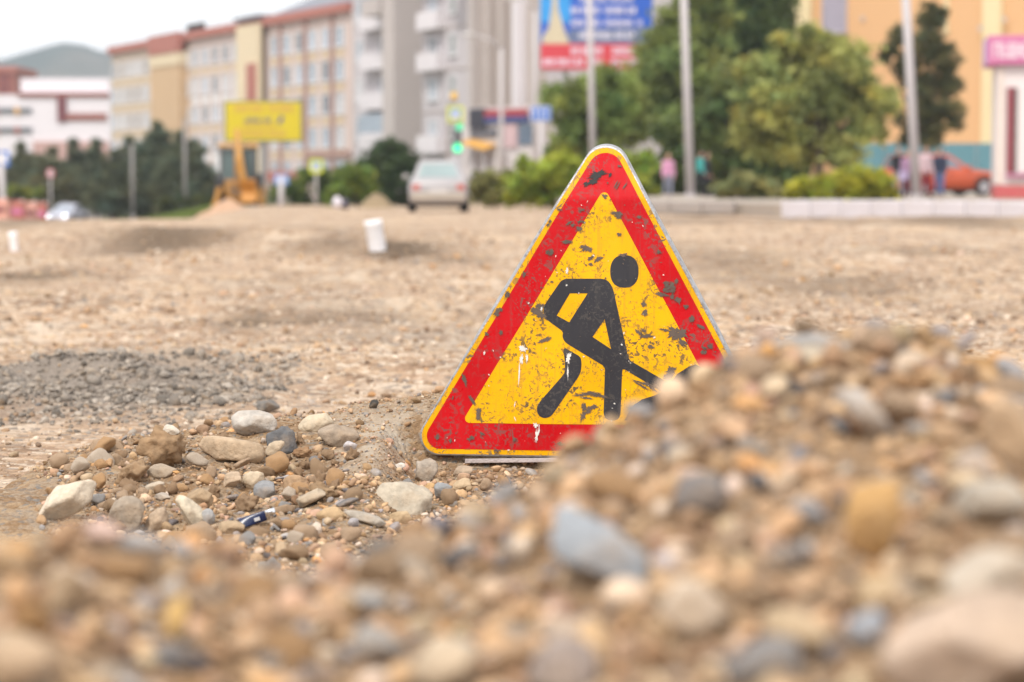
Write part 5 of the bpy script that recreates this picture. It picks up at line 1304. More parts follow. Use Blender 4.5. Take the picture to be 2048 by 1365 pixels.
# ------------------------------------------------------------------ cars
def car(name, label, loc, rz, paint, kind='sedan', dusty=False):
    root = empty(name, loc, rz, label, 'car')
    hatch = kind == 'hatch'
    W2 = .84
    # lower body: (y, z bottom, z shoulder, half width)
    st = [(-2.10, .34, .72, .70), (-2.06, .26, .92, .78), (-1.75, .22, .96, W2), (-1.0, .20, .95, W2 + .01), (0, .20, .93, W2 + .01), (1.0, .20, .92, W2), (1.6, .22, .86, .81), (1.98, .26, .76, .75), (2.08, .34, .62, .66)]
    def loop(y, z0, z1, w):
        return [(-w * .82, y, z0), (w * .82, y, z0), (w * .97, y, z0 + .10), (w, y, z0 + (z1 - z0) * .55), (w * .955, y, z1 - .05), (w * .86, y, z1), (-w * .86, y, z1), (-w * .955, y, z1 - .05), (-w, y, z0 + (z1 - z0) * .55), (-w * .97, y, z0 + .10)]
    mb = MB(); mb.loft([loop(*s_) for s_ in st]); body = mb.build('body', [paint], root, True)
    ys = (-2.0, -1.75, .15, .95) if hatch else (-1.62, -.95, .15, 1.05)
    zr = 1.43
    base = .92
    g_ = [(ys[0], base, .72, .70), (ys[1], zr - .02, .72, .55), (ys[1] + .35, zr, .73, .56), (ys[2], zr - .005, .73, .56), (ys[3], base - .02, .74, .70)]
    mb = MB()
    def tl_(y, z, wb, wt): return [(-wt, y, z), (-wt * .8, y, z + .02), (wt * .8, y, z + .02), (wt, y, z)]
    b0 = [(-.76, ys[0], base - .05), (.76, ys[0], base - .05), (.78, ys[3], base - .06), (-.78, ys[3], base - .06)]
    t0 = [(-.53, ys[1], zr - .02), (.53, ys[1], zr - .02), (.54, ys[2], zr - .02), (-.54, ys[2], zr - .02)]
    m0 = [(-.44, ys[1] + .16, zr + .035), (.44, ys[1] + .16, zr + .035), (.45, ys[2] - .16, zr + .035), (-.45, ys[2] - .16, zr + .035)]
    mb.loft([b0, t0, m0]); mb.build('cabin', [paint], root, bevel=.05)
    def lerp(a, b, t_): return tuple(a[i] + (b[i] - a[i]) * t_ for i in range(3))
    def face(a0, a1, b1, b0_, u0, u1, v0, v1):
        q_ = lambda u_, v_: lerp(lerp(a0, a1, u_), lerp(b0_, b1, u_), v_)
        return [q_(u0, v0), q_(u1, v0), q_(u1, v1), q_(u0, v1)]
    gm = mat('rear_glass', (.27, .34, .345), .15, var=.2, scale=2) if dusty else M_glass
    for nm, fc, m_ in (('rear_window', face(b0[1], b0[0], t0[0], t0[1], .1, .9, .2, .9), gm), ('windscreen', face(b0[3], b0[2], t0[2], t0[3], .07, .93, .14, .92), mat('windscreen_glass', (.30, .34, .40), .1) if dusty != 'x' else gm)):
        mb = MB(); mb.panel(fc, .012); mb.build(nm, [m_], root)
    for (a0, a1, c1, c0) in ((b0[1], b0[2], t0[2], t0[1]), (b0[3], b0[0], t0[0], t0[3])):
        for (u0, u1) in ((.10, .46), (.50, .90)):
            if a0 is b0[3]: u0, u1 = 1 - u1, 1 - u0
            mb = MB(); mb.panel(face(a0, a1, c1, c0, u0, u1, .2, .88), .012); mb.build('side_window', [mat('side_glass', (.18, .20, .24), .12)], root)
    for x in (-1, 1):
        for y in (-1.28, 1.28):
            mb = MB(); mb.tube([(x * .62, y, .31), (x * .86, y, .31)], .31, 24); wh = mb.build('wheel', [M_dark], root, bevel=.03)
            mb = MB(); mb.tube([(x * .84, y, .31), (x * .872, y, .31)], .2, 18); mb.build('rim', [mat('grey_rim', (.42, .40, .42), .45, .4)], wh)
            mb = MB(); mb.tube([(x * .848, y + .40 * math.cos(t_), .31 + .40 * math.sin(t_)) for t_ in [math.pi * k_ / 12 for k_ in range(13)]], .028, 6); mb.build('wheel_arch', [M_dark], root)
        mb = MB(); mb.box((x * .62, -2.075, .70), (.24, .07, .17)); mb.build('tail_light', [mat('tail_light_red', (.45, .13, .11), .25)], root, bevel=.02)
        mb = MB(); mb.ellipsoid((x * .56, 2.0, .64), (.09, .05, .07)); mb.build('headlight', [mat('headlight_glow', (.95, .97, 1.), .1, emit=60.) if kind == 'front' else mat('headlight_glass', (.7, .72, .75), .1)], root, True)
        mb = MB(); mb.ellipsoid((x * .93, .62, 1.0), (.10, .06, .075)); mb.build('wing_mirror', [paint], root, True)
        for yy_ in (-.1,):
            mb = MB(); mb.box((x * .847, yy_, .78), (.02, .16, .03)); mb.build('door_handle', [M_dark], root)
    lowm = mat('dusty_bumper', (.40, .35, .30), .8, var=.15, scale=2) if dusty else paint
    mb = MB(); mb.box((0, -2.10, .44), (1.50, .12, .24)); mb.build('rear_bumper', [lowm], root, bevel=.04)
    mb = MB(); mb.box((0, 2.07, .40), (1.46, .12, .22)); mb.build('front_bumper', [paint], root, bevel=.04)
    mb = MB(); mb.box((0, -2.155, .60), (.52, .02, .11)); mb.build('number_plate', [mat('plate_white', (.6, .58, .57), .5)], root)
    mb = MB(); mb.box((0, 2.06, .58), (.7, .05, .12)); mb.build('grille', [M_dark], root)
    mb = MB(); mb.box((0, 0, .22), (1.5, 3.9, .12)); mb.build('underside', [M_dark], root)
    return root
M_cwhite = mat('dusty_white_car_paint', (.36, .345, .36), .35, var=.06, scale=1.2, dirt=.3, dcol=(.46, .40, .34))
cx = U(872, 426, 67.5); car('car', 'dusty pale silver saloon car seen from behind on the sandy road', (cx.x, 69.5, cx.z + .01), R(2), M_cwhite, 'sedan', True)
cx = U(123, 446, 155); car('car', 'small silver car with glowing headlights coming along the road at the left', (cx.x, 157, gz(cx.x, 155) + .06), R(180 - 9), mat('silver_car_paint', (.50, .50, .58), .3, .3, .05), 'front')
cx = U(1915, 393, 84); car('car', 'orange-red hatchback parked behind the people and the kiosk', (cx.x - .45, 85, TZ + .01), R(-90 + 22), mat('orange_red_car_paint', (.50, .085, .03), .3, var=.08, scale=1, dirt=.1), 'hatch')

# ------------------------------------------------------------------ yellow backhoe loader seen from behind
DY = 112.; dp = U(478, 420, DY); dp.z = gz(dp.x, DY)
d_ = empty('backhoe_loader', dp, R(4), 'yellow backhoe loader with its digging arm folded upright, behind the sand heap', 'digger')
M_dy = mat('digger_yellow', (.48, .23, .03), .55, var=.25, scale=2, dirt=.6); M_dor = mat('digger_pale_roof', (.60, .36, .13), .6, var=.1); M_dg = mat('digger_cab_glass', (.10, .15, .155), .12, var=.3, scale=1)
for x in (-1, 1):
    for (y, r_, w) in ((0, .78, .44), (2.3, .5, .34)):
        mb = MB(); mb.tube([(x * .86 - w / 2, y, r_), (x * .86 + w / 2, y, r_)], r_, 28); wh = mb.build('wheel', [M_dark], d_, bevel=.06)
        mb = MB(); mb.tube([(x * .86 - w * .52, y, r_), (x * .86 + w * .52, y, r_)], r_ * .5, 18); mb.build('rim', [M_dor], wh)
    mb = MB(); mb.loft([[(x * .72, -1.0, .95), (x * .92, -1.0, .95), (x * .92, -.85, .95), (x * .72, -.85, .95)], [(x * .95, -1.05, .05), (x * 1.2, -1.05, .05), (x * 1.2, -.8, .05), (x * .95, -.8, .05)]]); mb.build('stabiliser', [M_dy], d_, bevel=.02)
mb = MB(); mb.box((0, .6, .95), (1.15, 3.6, .6)); mb.box((0, 2.3, 1.35), (1.0, 1.5, .65)); mb.build('chassis', [M_dy], d_, bevel=.05)
cz = 1.25
mb = MB()
for (x, y) in ((-.78, -.75), (.78, -.75), (-.78, .95), (.78, .95)): mb.box((x, y, cz + .75), (.1, .1, 1.5))
mb.box((0, -.75, cz + .03), (1.62, .1, .1)); mb.build('cab_frame', [M_house], d_, bevel=.02)
mb = MB(); mb.box((0, .1, cz + .75), (1.5, 1.6, 1.4)); mb.build('cab_glass', [M_dg], d_)
mb = MB(); mb.box((0, .1, cz + 1.6), (1.86, 2.1, .2)); mb.build('cab_roof', [M_dor], d_, bevel=.06)
mb = MB(); mb.box((0, -1.15, .8), (.75, .35, .55)); mb.build('kingpost', [mat('brown_steel', (.20, .12, .06), .7)], d_, bevel=.03)
mb = MB(); mb.loft([[(x - w, y - t_, z), (x + w, y - t_, z), (x + w, y + t_, z), (x - w, y + t_, z)] for x, y, z, w, t_ in ((.05, -1.25, .9, .15, .16), (.04, -1.5, 2.1, .14, .2), (.0, -1.25, 3.55, .11, .13))]); mb.build('boom', [M_dy], d_, bevel=.02)
mb = MB(); mb.loft([[(x - w, y - t_, z), (x + w, y - t_, z), (x + w, y + t_, z), (x - w, y + t_, z)] for x, y, z, w, t_ in ((.0, -1.35, 3.6, .10, .11), (.15, -1.95, 2.2, .12, .15), (.36, -2.1, 1.1, .11, .11))]); mb.build('dipper', [M_dy], d_, bevel=.02)
mb = MB(); mb.loft([[(x, y, z) for y, z in ((-2.35, 1.25), (-1.75, 1.3), (-1.6, .8), (-1.8, .3), (-2.2, .25), (-2.0, .7))] for x in (.18, .86)]); mb.build('bucket', [mat('bucket_orange', (.50, .21, .02), .5, var=.15, scale=3)], d_, bevel=.02)
mb = MB(); mb.tube([(.03, -1.5, 1.2), (.02, -1.62, 2.9)], .06, 8); mb.build('hydraulic_ram', [M_steel], d_, True)
mb = MB(); mb.loft([[(x, y, z) for y, z in ((3.3, .15), (4.1, .1), (3.95, .35), (3.5, .95), (3.35, .9))] for x in (-1.1, 1.1)]); mb.build('loader_shovel', [M_dy], d_, bevel=.02)
# sand heap before it
def mini_heap(name, label, px, py_top, py_bot, hw, Y, m, seed):
    b = U(px, py_bot, Y); h = (py_bot - py_top) / F * Y; w = hw / F * Y
    n = 48; t_ = np.linspace(-1.25, 1.25, n); A, B = np.meshgrid(t_, t_); rr_ = np.sqrt(A ** 2 + B ** 2)
    z = h * np.clip(1 - rr_ ** 1.15, -.25, 1) + .12 * h * fbm(A * 3 + seed, B * 3, 4, seed)
    o = grid_sheet(name, A * w, B * w, z, [m]); o.location = b
    tag(o, label, 'heap'); return o
M_sandheap = mat('sand_heap', (.46, .29, .19), .95, var=.15, scale=2, bump=.5)
mini_heap('sand_heap', 'pinkish sand heap in front of the yellow backhoe loader', 458, 398, 432, 62, 92, M_sandheap, 3)
mini_heap('soil_heap', 'small brown soil heap before the bushes left of the silver car', 752, 384, 424, 46, 88, mat('soil_heap', (.27, .20, .12), .95, var=.2, scale=2, bump=.5), 5)

# ------------------------------------------------------------------ pipes, barriers, sacks
M_pipe = mat('white_plastic_pipe', (.84, .83, .85), .4, var=.05, scale=6, dirt=.15, dcol=(.5, .42, .34))
def pipe(label, px0, px1, pyt, pyb, lean):
    b = U((px0 + px1) / 2, pyb, 26); Yp = hit((px0 + px1) / 2, pyb, 15, 60); b = U((px0 + px1) / 2, pyb, Yp); r_ = (px1 - px0) / 2 / F * Yp; h = (pyb - pyt) / F * Yp
    root = empty('pipe_stub', b, 0, label, 'pipe'); root.rotation_euler = (0, R(lean), 0)
    mb = MB(); n = 24; prof = [(r_, -.15), (r_, h - .06), (r_ * 1.03, h - .055), (r_ * 1.03, h), (r_ * .95, h), (r_ * .95, h - .3)]
    mb.loft([[(a * math.cos(2 * math.pi * k / n), a * math.sin(2 * math.pi * k / n), z) for k in range(n)] for a, z in prof], cap=False); mb.build('pipe', [M_pipe], root, True)
    mb = MB(); mb.tube([(0, 0, h - .12), (0, 0, h - .10)], r_ * .93, 20); mb.build('plug', [mat('pipe_plug', (.5, .49, .5), .6)], root)
pipe('white plastic pipe stub leaning left, sticking out of the sand left of the sign', 738, 773, 440, 501, -9)
pipe('short white pipe stub sticking out of the sand at the far left', 21, 38, 464, 503, -6)
o = hero('small white stone on the dark furrow at the left', (58, 540, 78, 558), (.66, .62, .60), 90, .1, .8, 6, .7, Y=26.)
M_bar = mat('barrier_red', (.42, .13, .10), .6, var=.15, scale=2, dirt=.3); M_bar2 = mat('barrier_salmon', (.58, .30, .24), .7, var=.12, scale=2)
for i, (px0, px1, pyt, pyb, m_, lb) in enumerate([(-24, 20, 398, 452, M_bar2, 'salmon coloured plastic road barrier at the left edge of the frame'), (24, 52, 402, 442, M_bar, 'dark red plastic road barrier right of the salmon one'), (55, 76, 404, 440, M_bar2, 'pale red plastic road barrier, third from the left edge'), (78, 95, 406, 438, M_bar, 'dark red plastic road barrier next to the silver car')]):
    Yb = 84 + i * 5; x0, x1 = UX(px0, Yb), UX(px1, Yb); zt_ = U(px0, pyt, Yb).z; zb_ = gz((x0 + x1) / 2, Yb) - .05; h = zt_ - zb_
    root = empty('road_barrier', ((x0 + x1) / 2, Yb, zb_), R(-10), lb, 'barrier', 'plastic barriers along the road')
    w = (x1 - x0)
    mb = MB(); mb.loft([[(x, y * .9, z * h) for y, z in ((-.3, 0), (-.3, .2), (-.16, .42), (-.11, 1), (.11, 1), (.16, .42), (.3, .2), (.3, 0))] for x in (-w / 2, w / 2)]); mb.build('shell', [m_], root, bevel=.03)
    mb = MB(); mb.tube([(w * .3, 0, h), (w * .3, 0, h + .05)], .06, 12); mb.build('filler_cap', [M_white], root)
    mb = MB(); mb.box((0, -.135, h * .72), (w * .8, .02, h * .12)); mb.build('reflector_strip', [M_kp if i % 2 else M_mar], root)
def sack(label, px, py, w, h, Y, m, seed):
    V, T = ico(3); V = V.copy(); d = np.array([mnoise.fractal(Vector(p) * 1.7 + Vector((seed, 0, 0)), 1., 2., 4) for p in V]); V = V * (1 + .22 * d)[:, None]
    V[:, 2] = np.where(V[:, 2] > 0, V[:, 2] * (1.0 + .35 * np.exp(-(V[:, 0] ** 2 + V[:, 1] ** 2) * 9)), V[:, 2] * .8)
    s_ = np.array([w / F * Y / 2, w / F * Y / 2, h / F * Y / 2]); V = V * s_
    o = np_mesh('rubbish_sack', V, T, [m]); c = U(px, py, Y); o.location = c
    tag(o, label, 'sack')
sack('full white sack lying by the road below the bushes', 675, 407, 20, 25, 78, mat('white_sack', (.66, .62, .68), .6), 2)
sack('dark sack lying against the white one', 690, 410, 18, 22, 78.3, mat('dark_sack', (.06, .05, .08), .4), 6)

# ------------------------------------------------------------------ people
def capsule(mb, pts, rad): 
    for i in range(len(pts) - 1):
        a, b = Vector(pts[i]), Vector(pts[i + 1]); mb.tube([a, b], [rad[i], rad[i + 1]], 12)
    for p, r_ in zip(pts, rad): mb.ellipsoid(p, (r_, r_, r_), 12, 8)
def fuse(name, mb, m, parent, vox, smooth=3):
    o = mb.build(name, [m], parent); md = o.modifiers.new('fuse', 'REMESH'); md.mode = 'VOXEL'; md.voxel_size = vox; md.use_smooth_shade = True
    sm = o.modifiers.new('smooth', 'SMOOTH'); sm.iterations = smooth; sm.factor = .5
    dg = bpy.context.evaluated_depsgraph_get(); dg.update(); me = bpy.data.meshes.new_from_object(o.evaluated_get(dg))
    o.modifiers.clear(); o.data = me
    return o
M_skin = mat('skin', (.48, .29, .21), .55, var=.06, scale=12)
def person(label, px, Y, h, face, top, legs, hair, shoe, stride=.1, arms=((.05, .0), (.05, .0)), long_hair=False, skirt=False, group=None, bulk=1., z=TZ):
    """h metres tall, local -y is where the person faces; arms = (forward swing, elbow bend) per side"""
    b = U(px, 395, Y); root = empty('person', (b.x, Y, z), face, label, 'person', group); k = h
    hip, sh, el, wr = .52 * k, .81 * k, .62 * k, .47 * k
    J = {}
    for s_ in (-1, 1):
        f_ = stride * s_ * k
        J[s_] = dict(hip=(s_ * .055 * k, 0, hip), knee=(s_ * .058 * k, -f_ * .5 - .01 * k, .285 * k), ank=(s_ * .06 * k, -f_ + .02 * k * (1 if f_ < 0 else 0), .045 * k + (.02 * k if f_ < 0 else 0)), toe=(s_ * .068 * k, -f_ - .085 * k, .022 * k))
        sw, eb = arms[0 if s_ < 0 else 1]
        e = (s_ * (.125) * k * bulk, -sw * .19 * k + .01 * k, sh - .19 * k * math.cos(sw * .9)); w_ = (s_ * .125 * k, e[1] - .15 * k * math.sin(sw + eb) - .01 * k, e[2] - .15 * k * math.cos(sw + eb))
        J[s_].update(sh=(s_ * .105 * k, .005 * k, sh - .01 * k), el=e, wr=w_)
    mb = MB()
    capsule(mb, [(0, 0, hip), (0, -.005 * k, .64 * k), (0, 0, .76 * k)], [.075 * k, .07 * k, .08 * k])
    capsule(mb, [(-.09 * k, .0, .795 * k), (.09 * k, 0, .795 * k)], [.038 * k, .038 * k])
    capsule(mb, [(0, .008 * k, .80 * k), (0, 0, .875 * k)], [.034 * k, .031 * k])
    hc = .932 * k
    mb.ellipsoid((0, -.004 * k, hc), (.044 * k, .055 * k, .066 * k)); mb.ellipsoid((0, -.022 * k, hc - .03 * k), (.032 * k, .034 * k, .034 * k))
    mb.ellipsoid((0, -.062 * k, hc - .008 * k), (.008 * k, .013 * k, .013 * k), 8, 6)
    for s_ in (-1, 1):
        mb.ellipsoid((s_ * .046 * k, .004 * k, hc - .006 * k), (.006 * k, .011 * k, .017 * k), 8, 6)
        j = J[s_]; capsule(mb, [j['hip'], j['knee'], j['ank']], [.052 * k, .034 * k, .024 * k]); capsule(mb, [j['ank'], j['toe']], [.024 * k, .016 * k])
        capsule(mb, [j['sh'], j['el'], j['wr']], [.032 * k, .025 * k, .017 * k])
        w_ = Vector(j['wr']); dirv = (w_ - Vector(j['el'])).normalized(); pal_ = w_ + dirv * .04 * k
        capsule(mb, [tuple(w_), tuple(pal_)], [.014 * k, .019 * k])
        for q_ in range(4):
            o_ = Vector((0, (q_ - 1.5) * .0105 * k, 0)); l_ = (.034, .040, .037, .028)[q_] * k
            a_ = pal_ + o_ + dirv * .008 * k; capsule(mb, [tuple(a_), tuple(a_ + dirv * l_ * .55 + Vector((-s_ * .004 * k, 0, 0))), tuple(a_ + dirv * l_ + Vector((-s_ * .012 * k, 0, 0)))], [.0058 * k, .0054 * k, .0048 * k])
        th = w_ + dirv * .018 * k + Vector((0, -.016 * k, 0)); capsule(mb, [tuple(th), tuple(th + dirv * .022 * k + Vector((-s_ * .004 * k, -.012 * k, 0))), tuple(th + dirv * .038 * k + Vector((-s_ * .006 * k, -.013 * k, 0)))], [.0075 * k, .0065 * k, .0055 * k])
    fuse('body', mb, M_skin, root, .0065 * k / 1.0, 2)
    mb = MB()
    for s_ in (-1, 1): mb.ellipsoid((s_ * .018 * k, -.0525 * k, hc + .004 * k), (.0065 * k, .004 * k, .0045 * k), 8, 6)
    mb.build('eyes', [M_dark], root, True)
    mb = MB(); mb.ellipsoid((0, -.0535 * k, hc - .034 * k), (.013 * k, .005 * k, .004 * k), 8, 6); mb.build('mouth', [mat('lips', (.40, .15, .13), .5)], root, True)
    mb = MB(); capsule(mb, [(0, 0, hip + .03 * k), (0, -.005 * k, .65 * k), (0, 0, .76 * k)], [.088 * k * bulk, .082 * k * bulk, .092 * k * bulk]); capsule(mb, [(-.098 * k, .003 * k, .79 * k), (.098 * k, .003 * k, .79 * k)], [.046 * k, .046 * k])
    mb.ellipsoid((0, 0, hip + .0 * k), (.098 * k * bulk, .085 * k, .05 * k))
    for s_ in (-1, 1): j = J[s_]; capsule(mb, [j['sh'], j['el'], tuple(Vector(j['el']).lerp(Vector(j['wr']), .88))], [.042 * k, .034 * k, .027 * k])
    fuse('top', mb, top, root, .012)
    mb = MB()
    mb.ellipsoid((0, 0, hip), (.092 * k, .08 * k, .06 * k))
    for s_ in (-1, 1): j = J[s_]; capsule(mb, [j['hip'], j['knee'], tuple(Vector(j['knee']).lerp(Vector(j['ank']), .92))], [.062 * k, .045 * k, .036 * k])
    fuse('trousers', mb, legs, root, .012)
    for s_ in (-1, 1):
        j = J[s_]; mb = MB(); a_, t_ = Vector(j['ank']), Vector(j['toe'])
        capsule(mb, [tuple(a_ + Vector((0, .018 * k, -.012 * k))), tuple(t_ + Vector((0, 0, .004 * k)))], [.032 * k, .025 * k]); fuse('shoe', mb, shoe, root, .009)
    mb = MB(); mb.ellipsoid((0, .008 * k, hc + .014 * k), (.051 * k, .056 * k, .060 * k))
    if long_hair: mb.ellipsoid((0, .03 * k, hc - .045 * k), (.046 * k, .034 * k, .085 * k)); capsule(mb, [(0, .045 * k, hc - .06 * k), (0, .05 * k, hc - .15 * k)], [.03 * k, .02 * k])
    o = fuse('hair', mb, hair, root, .008)
    bm_ = bmesh.new(); bm_.from_mesh(o.data)          # open the hair over the face
    bmesh.ops.delete(bm_, geom=[v for v in bm_.verts if v.co.y < -.03 * k and v.co.z < hc + .035 * k], context='VERTS'); bm_.to_mesh(o.data); bm_.free()
    return root
cl = lambda n_, c, **kw: mat(n_, c, .85, var=.15, scale=8, bump=.2, **kw)
H_d = cl('dark_hair', (.035, .022, .016)); H_b = cl('light_brown_hair', (.27, .17, .10)); S_d = cl('dark_shoes', (.03, .028, .03)); S_w = cl('white_shoes', (.6, .58, .58))
person('person in a pink jacket and grey-blue trousers standing left of the lamp post', 1336, 79, 1.43, R(10), cl('pink_jacket', (.56, .27, .42)), cl('grey_blue_trousers', (.20, .21, .28)), H_b, cl('pale_shoes', (.5, .4, .36)), .04, ((.1, .2), (.05, .1)), True)
pt = person('person in a teal jacket with a black coat sleeve walking right of the lamp post', 1400, 84, 1.58, R(70), cl('teal_jacket', (.06, .36, .34)), cl('black_trousers', (.018, .018, .024)), H_d, S_d, .12, ((.35, .2), (-.3, .2)))
person('person in a black coat and black trousers close behind the teal jacket', 1414, 85.2, 1.56, R(75), cl('black_coat', (.014, .015, .02)), cl('black_trousers', (.018, .018, .024)), H_d, S_d, .10, ((.2, .2), (-.2, .2)))
person('person in a black jacket and grey leggings, leftmost of the group by the kiosk', 1796, 79.4, 1.66, R(15), cl('black_jacket', (.014, .014, .02)), cl('grey_leggings', (.25, .23, .27)), H_d, S_d, .05, ((.1, .4), (.1, .1)))
person('person in a mauve patterned top and plum trousers, half behind the lamp post', 1815, 78.2, 1.52, R(-10), cl('mauve_top', (.32, .19, .30)), cl('plum_trousers', (.075, .02, .05)), H_b, S_d, .04, ((.2, .6), (.1, .2)), True)
person('person in a pale pink top and red trousers, right of the lamp post', 1851, 78.6, 1.66, R(35), cl('pale_pink_top', (.68, .52, .56)), cl('red_trousers', (.30, .025, .045)), H_b, S_d, .06, ((.1, .1), (.1, .3)), bulk=1.12)
person('person in a navy top and blue jeans, rightmost of the group by the kiosk', 1879, 80, 1.62, R(-20), cl('navy_top', (.035, .045, .085)), cl('blue_jeans', (.10, .16, .34)), H_d, cl('tan_shoes', (.36, .22, .14)), .06, ((.1, .3), (.2, .2)))
# handbag carried by the mauve person's side
hb = U(1806, 352, 78.0); o = MB(); o.loft([[(x, y, z) for x, y in ((-.14 * w, -.06), (.14 * w, -.06), (.14 * w, .06), (-.14 * w, .06))] for z, w in ((-.14, 1.), (.02, 1.08), (.13, .9))]); o.tube([(-.09, 0, .12), (-.06, 0, .30), (.06, 0, .30), (.09, 0, .12)], .01, 6)
o = o.build('handbag', [cl('lilac_bag', (.42, .36, .55))], bevel=.02); o.location = hb; tag(o, 'lilac handbag hanging at the side of the person in the mauve top', 'handbag')

# ------------------------------------------------------------------ trees and bushes
DKG, MIDG, BRG, OLV, PINE = (.06, .09, .03), (.09, .13, .035), (.22, .27, .04), (.28, .28, .11), (.14, .165, .10)
TG = 'dark pines behind the road at the left'
def pine(label, px, top, bot, hw, Y, seed, col=PINE, zb=-1.9):
    hw *= 1.3
    n = max(5, int((bot - top) / 17)); lob = []
    for i in range(n):
        t_ = i / (n - 1); w = hw * (.16 + .84 * t_ ** .8)
        for s_ in ((0,) if i == 0 else (-.55, .05, .6)): lob.append((px + s_ * w + (seed * 7 + i * 5) % 13 - 6, top + 8 + (bot - top - 14) * t_ + (seed * 3 + i * 11) % 9 - 4, max(11, w * (.9 if i == 0 else .85))))
    plant('pine_tree', label, 'tree', Y, (px, bot), lob, col, .20, 1.1, TG, seed, zb, trunk_r=.16, needle=True, colvar=.3)
pine('tallest dark pine of the row, left of the backhoe loader', 312, 244, 396, 44, 168, 1)
pine('broad dark pine leaning against the tallest one on its right', 368, 262, 398, 42, 165, 2)
pine('low dark pine at the right end of the row next to the backhoe loader', 398, 300, 400, 26, 160, 3)
pine('dark pine at the left of the tallest one', 262, 276, 398, 34, 172, 4)
pine('narrow pointed pine in front of the white building', 190, 276, 396, 24, 178, 5)
pine('second narrow pine in front of the white building, left of the pointed one', 150, 282, 398, 26, 175, 6, (.14, .16, .10))
pine('olive-dark bushy pine left of the two narrow ones', 100, 296, 398, 36, 170, 7, (.17, .18, .10))
pine('dark bushy pine at the left edge above the barriers', 45, 284, 400, 34, 172, 8, (.16, .175, .10))
pine('low dark pine between the pointed pine and the dark pine', 226, 306, 398, 30, 165, 9, (.15, .17, .10))
plant('bush', 'yellow-green scrub at the left edge behind the barriers', 'bush', 130, (30, 410), [(-10, 385, 18), (22, 382, 16), (50, 384, 15), (75, 388, 13)], (.20, .24, .05), .12, .7, None, 20, -2.1, 'foliage', .04)
plant('bush', 'grassy scrub below the right end of the dark pines', 'bush', 140, (400, 412), [(330, 408, 14), (365, 405, 14), (395, 398, 15), (415, 402, 13)], (.10, .12, .04), .12, .7, None, 21, -1.4, 'foliage', .04)
BG = 'roadside bushes left of the silver car'
plant('bush', 'bright green bush behind the pale blue sign and the crossing sign', 'bush', 122, (630, 415), [(560, 385, 26), (590, 370, 28), (610, 350, 22), (655, 375, 32), (690, 365, 30), (720, 375, 28), (600, 400, 22), (660, 402, 24), (705, 402, 22), (640, 345, 20)], (.13, .19, .04), .14, 1., BG, 22, -.7, 'foliage', .06)
plant('bush', 'dark green rounded bush left of the silver car', 'bush', 105, (775, 412), [(770, 312, 34), (745, 335, 32), (800, 330, 34), (825, 355, 30), (775, 365, 38), (735, 365, 28), (815, 388, 26), (760, 395, 26), (790, 300, 20)], (.065, .10, .04), .14, 1.1, BG, 23, -.4, 'foliage', .08)
plant('bush', 'small light green bush in front of the dark rounded one', 'bush', 98, (715, 415), [(700, 345, 26), (725, 355, 26), (690, 375, 26), (740, 385, 22), (665, 395, 20)], (.19, .25, .045), .13, .9, BG, 24, -.4, 'foliage', .06)
HG = 'bushes along the pavement right of the silver car'
plant('bush', 'olive bush just right of the silver car', 'bush', 78, (975, 408), [(955, 385, 26), (985, 370, 28), (1005, 385, 26), (960, 360, 18), (985, 395, 22), (1015, 360, 20)], OLV, .12, 1., HG, 25, -.05, 'foliage', .05)
plant('bush', 'bright yellow-green bush behind the left edge of the triangular sign', 'bush', 76, (1090, 408), [(1050, 370, 34), (1090, 345, 34), (1120, 360, 36), (1070, 390, 26), (1110, 395, 26), (1030, 395, 20), (1140, 335, 28), (1055, 335, 22), (1150, 385, 28), (1125, 318, 20)], (.36, .42, .06), .12, 1., HG, 26, .0, 'foliage', .06)
plant('bush', 'bright green bush seen past the right edge of the triangular sign', 'bush', 86, (1280, 408), [(1240, 330, 36), (1270, 345, 34), (1290, 325, 26), (1265, 380, 34), (1230, 375, 34), (1300, 390, 20), (1200, 350, 34)], (.30, .38, .06), .12, 1., HG, 27, .1, 'foliage', .06)
plant('bush', 'low olive bush right of the person in teal', 'bush', 74, (1480, 406), [(1455, 385, 24), (1480, 368, 26), (1505, 385, 26), (1530, 375, 24), (1550, 390, 20), (1440, 372, 16)], OLV, .11, 1., HG, 28, .1, 'foliage', .05)
plant('bush', 'wide yellow-green bush behind the left end of the white kerb', 'bush', 70, (1690, 404), [(1620, 378, 24), (1650, 365, 26), (1690, 358, 30), (1730, 362, 30), (1760, 372, 26), (1775, 392, 22), (1590, 385, 22), (1700, 385, 28), (1640, 392, 22), (1740, 390, 26)], (.40, .40, .045), .11, 1., HG, 29, .1, 'foliage', .06)
plant('bush', 'dark green bush behind the person in pink', 'bush', 97, (1320, 402), [(1260, 365, 34), (1300, 345, 36), (1340, 350, 36), (1300, 385, 28), (1350, 385, 26), (1240, 385, 26), (1385, 370, 28)], (.10, .14, .04), .14, 1., HG, 36, .1, 'foliage', .06)
TR = 'roadside trees on the right'
plant('deciduous_tree', 'dense mid green tree below the red band of the billboard', 'tree', 104, (1160, 400), [(1130, 235, 46), (1170, 190, 48), (1215, 180, 50), (1150, 280, 48), (1200, 250, 55), (1240, 220, 50), (1120, 300, 34), (1190, 310, 44), (1110, 190, 26)], (.25, .31, .08), .15, 1.1, TR, 30, .1, trunk_r=.16)
plant('deciduous_tree', 'tall dark tree covering the right edge of the blue billboard', 'tree', 112, (1330, 400), [(1330, 110, 62), (1300, 160, 52), (1370, 150, 60), (1350, 60, 48), (1400, 90, 58), (1300, 230, 56), (1360, 230, 62), (1410, 190, 56), (1420, 30, 50), (1390, -10, 46), (1275, 190, 40), (1260, 260, 44)], (.23, .28, .08), .16, 1.1, TR, 31, .1, trunk_r=.2)
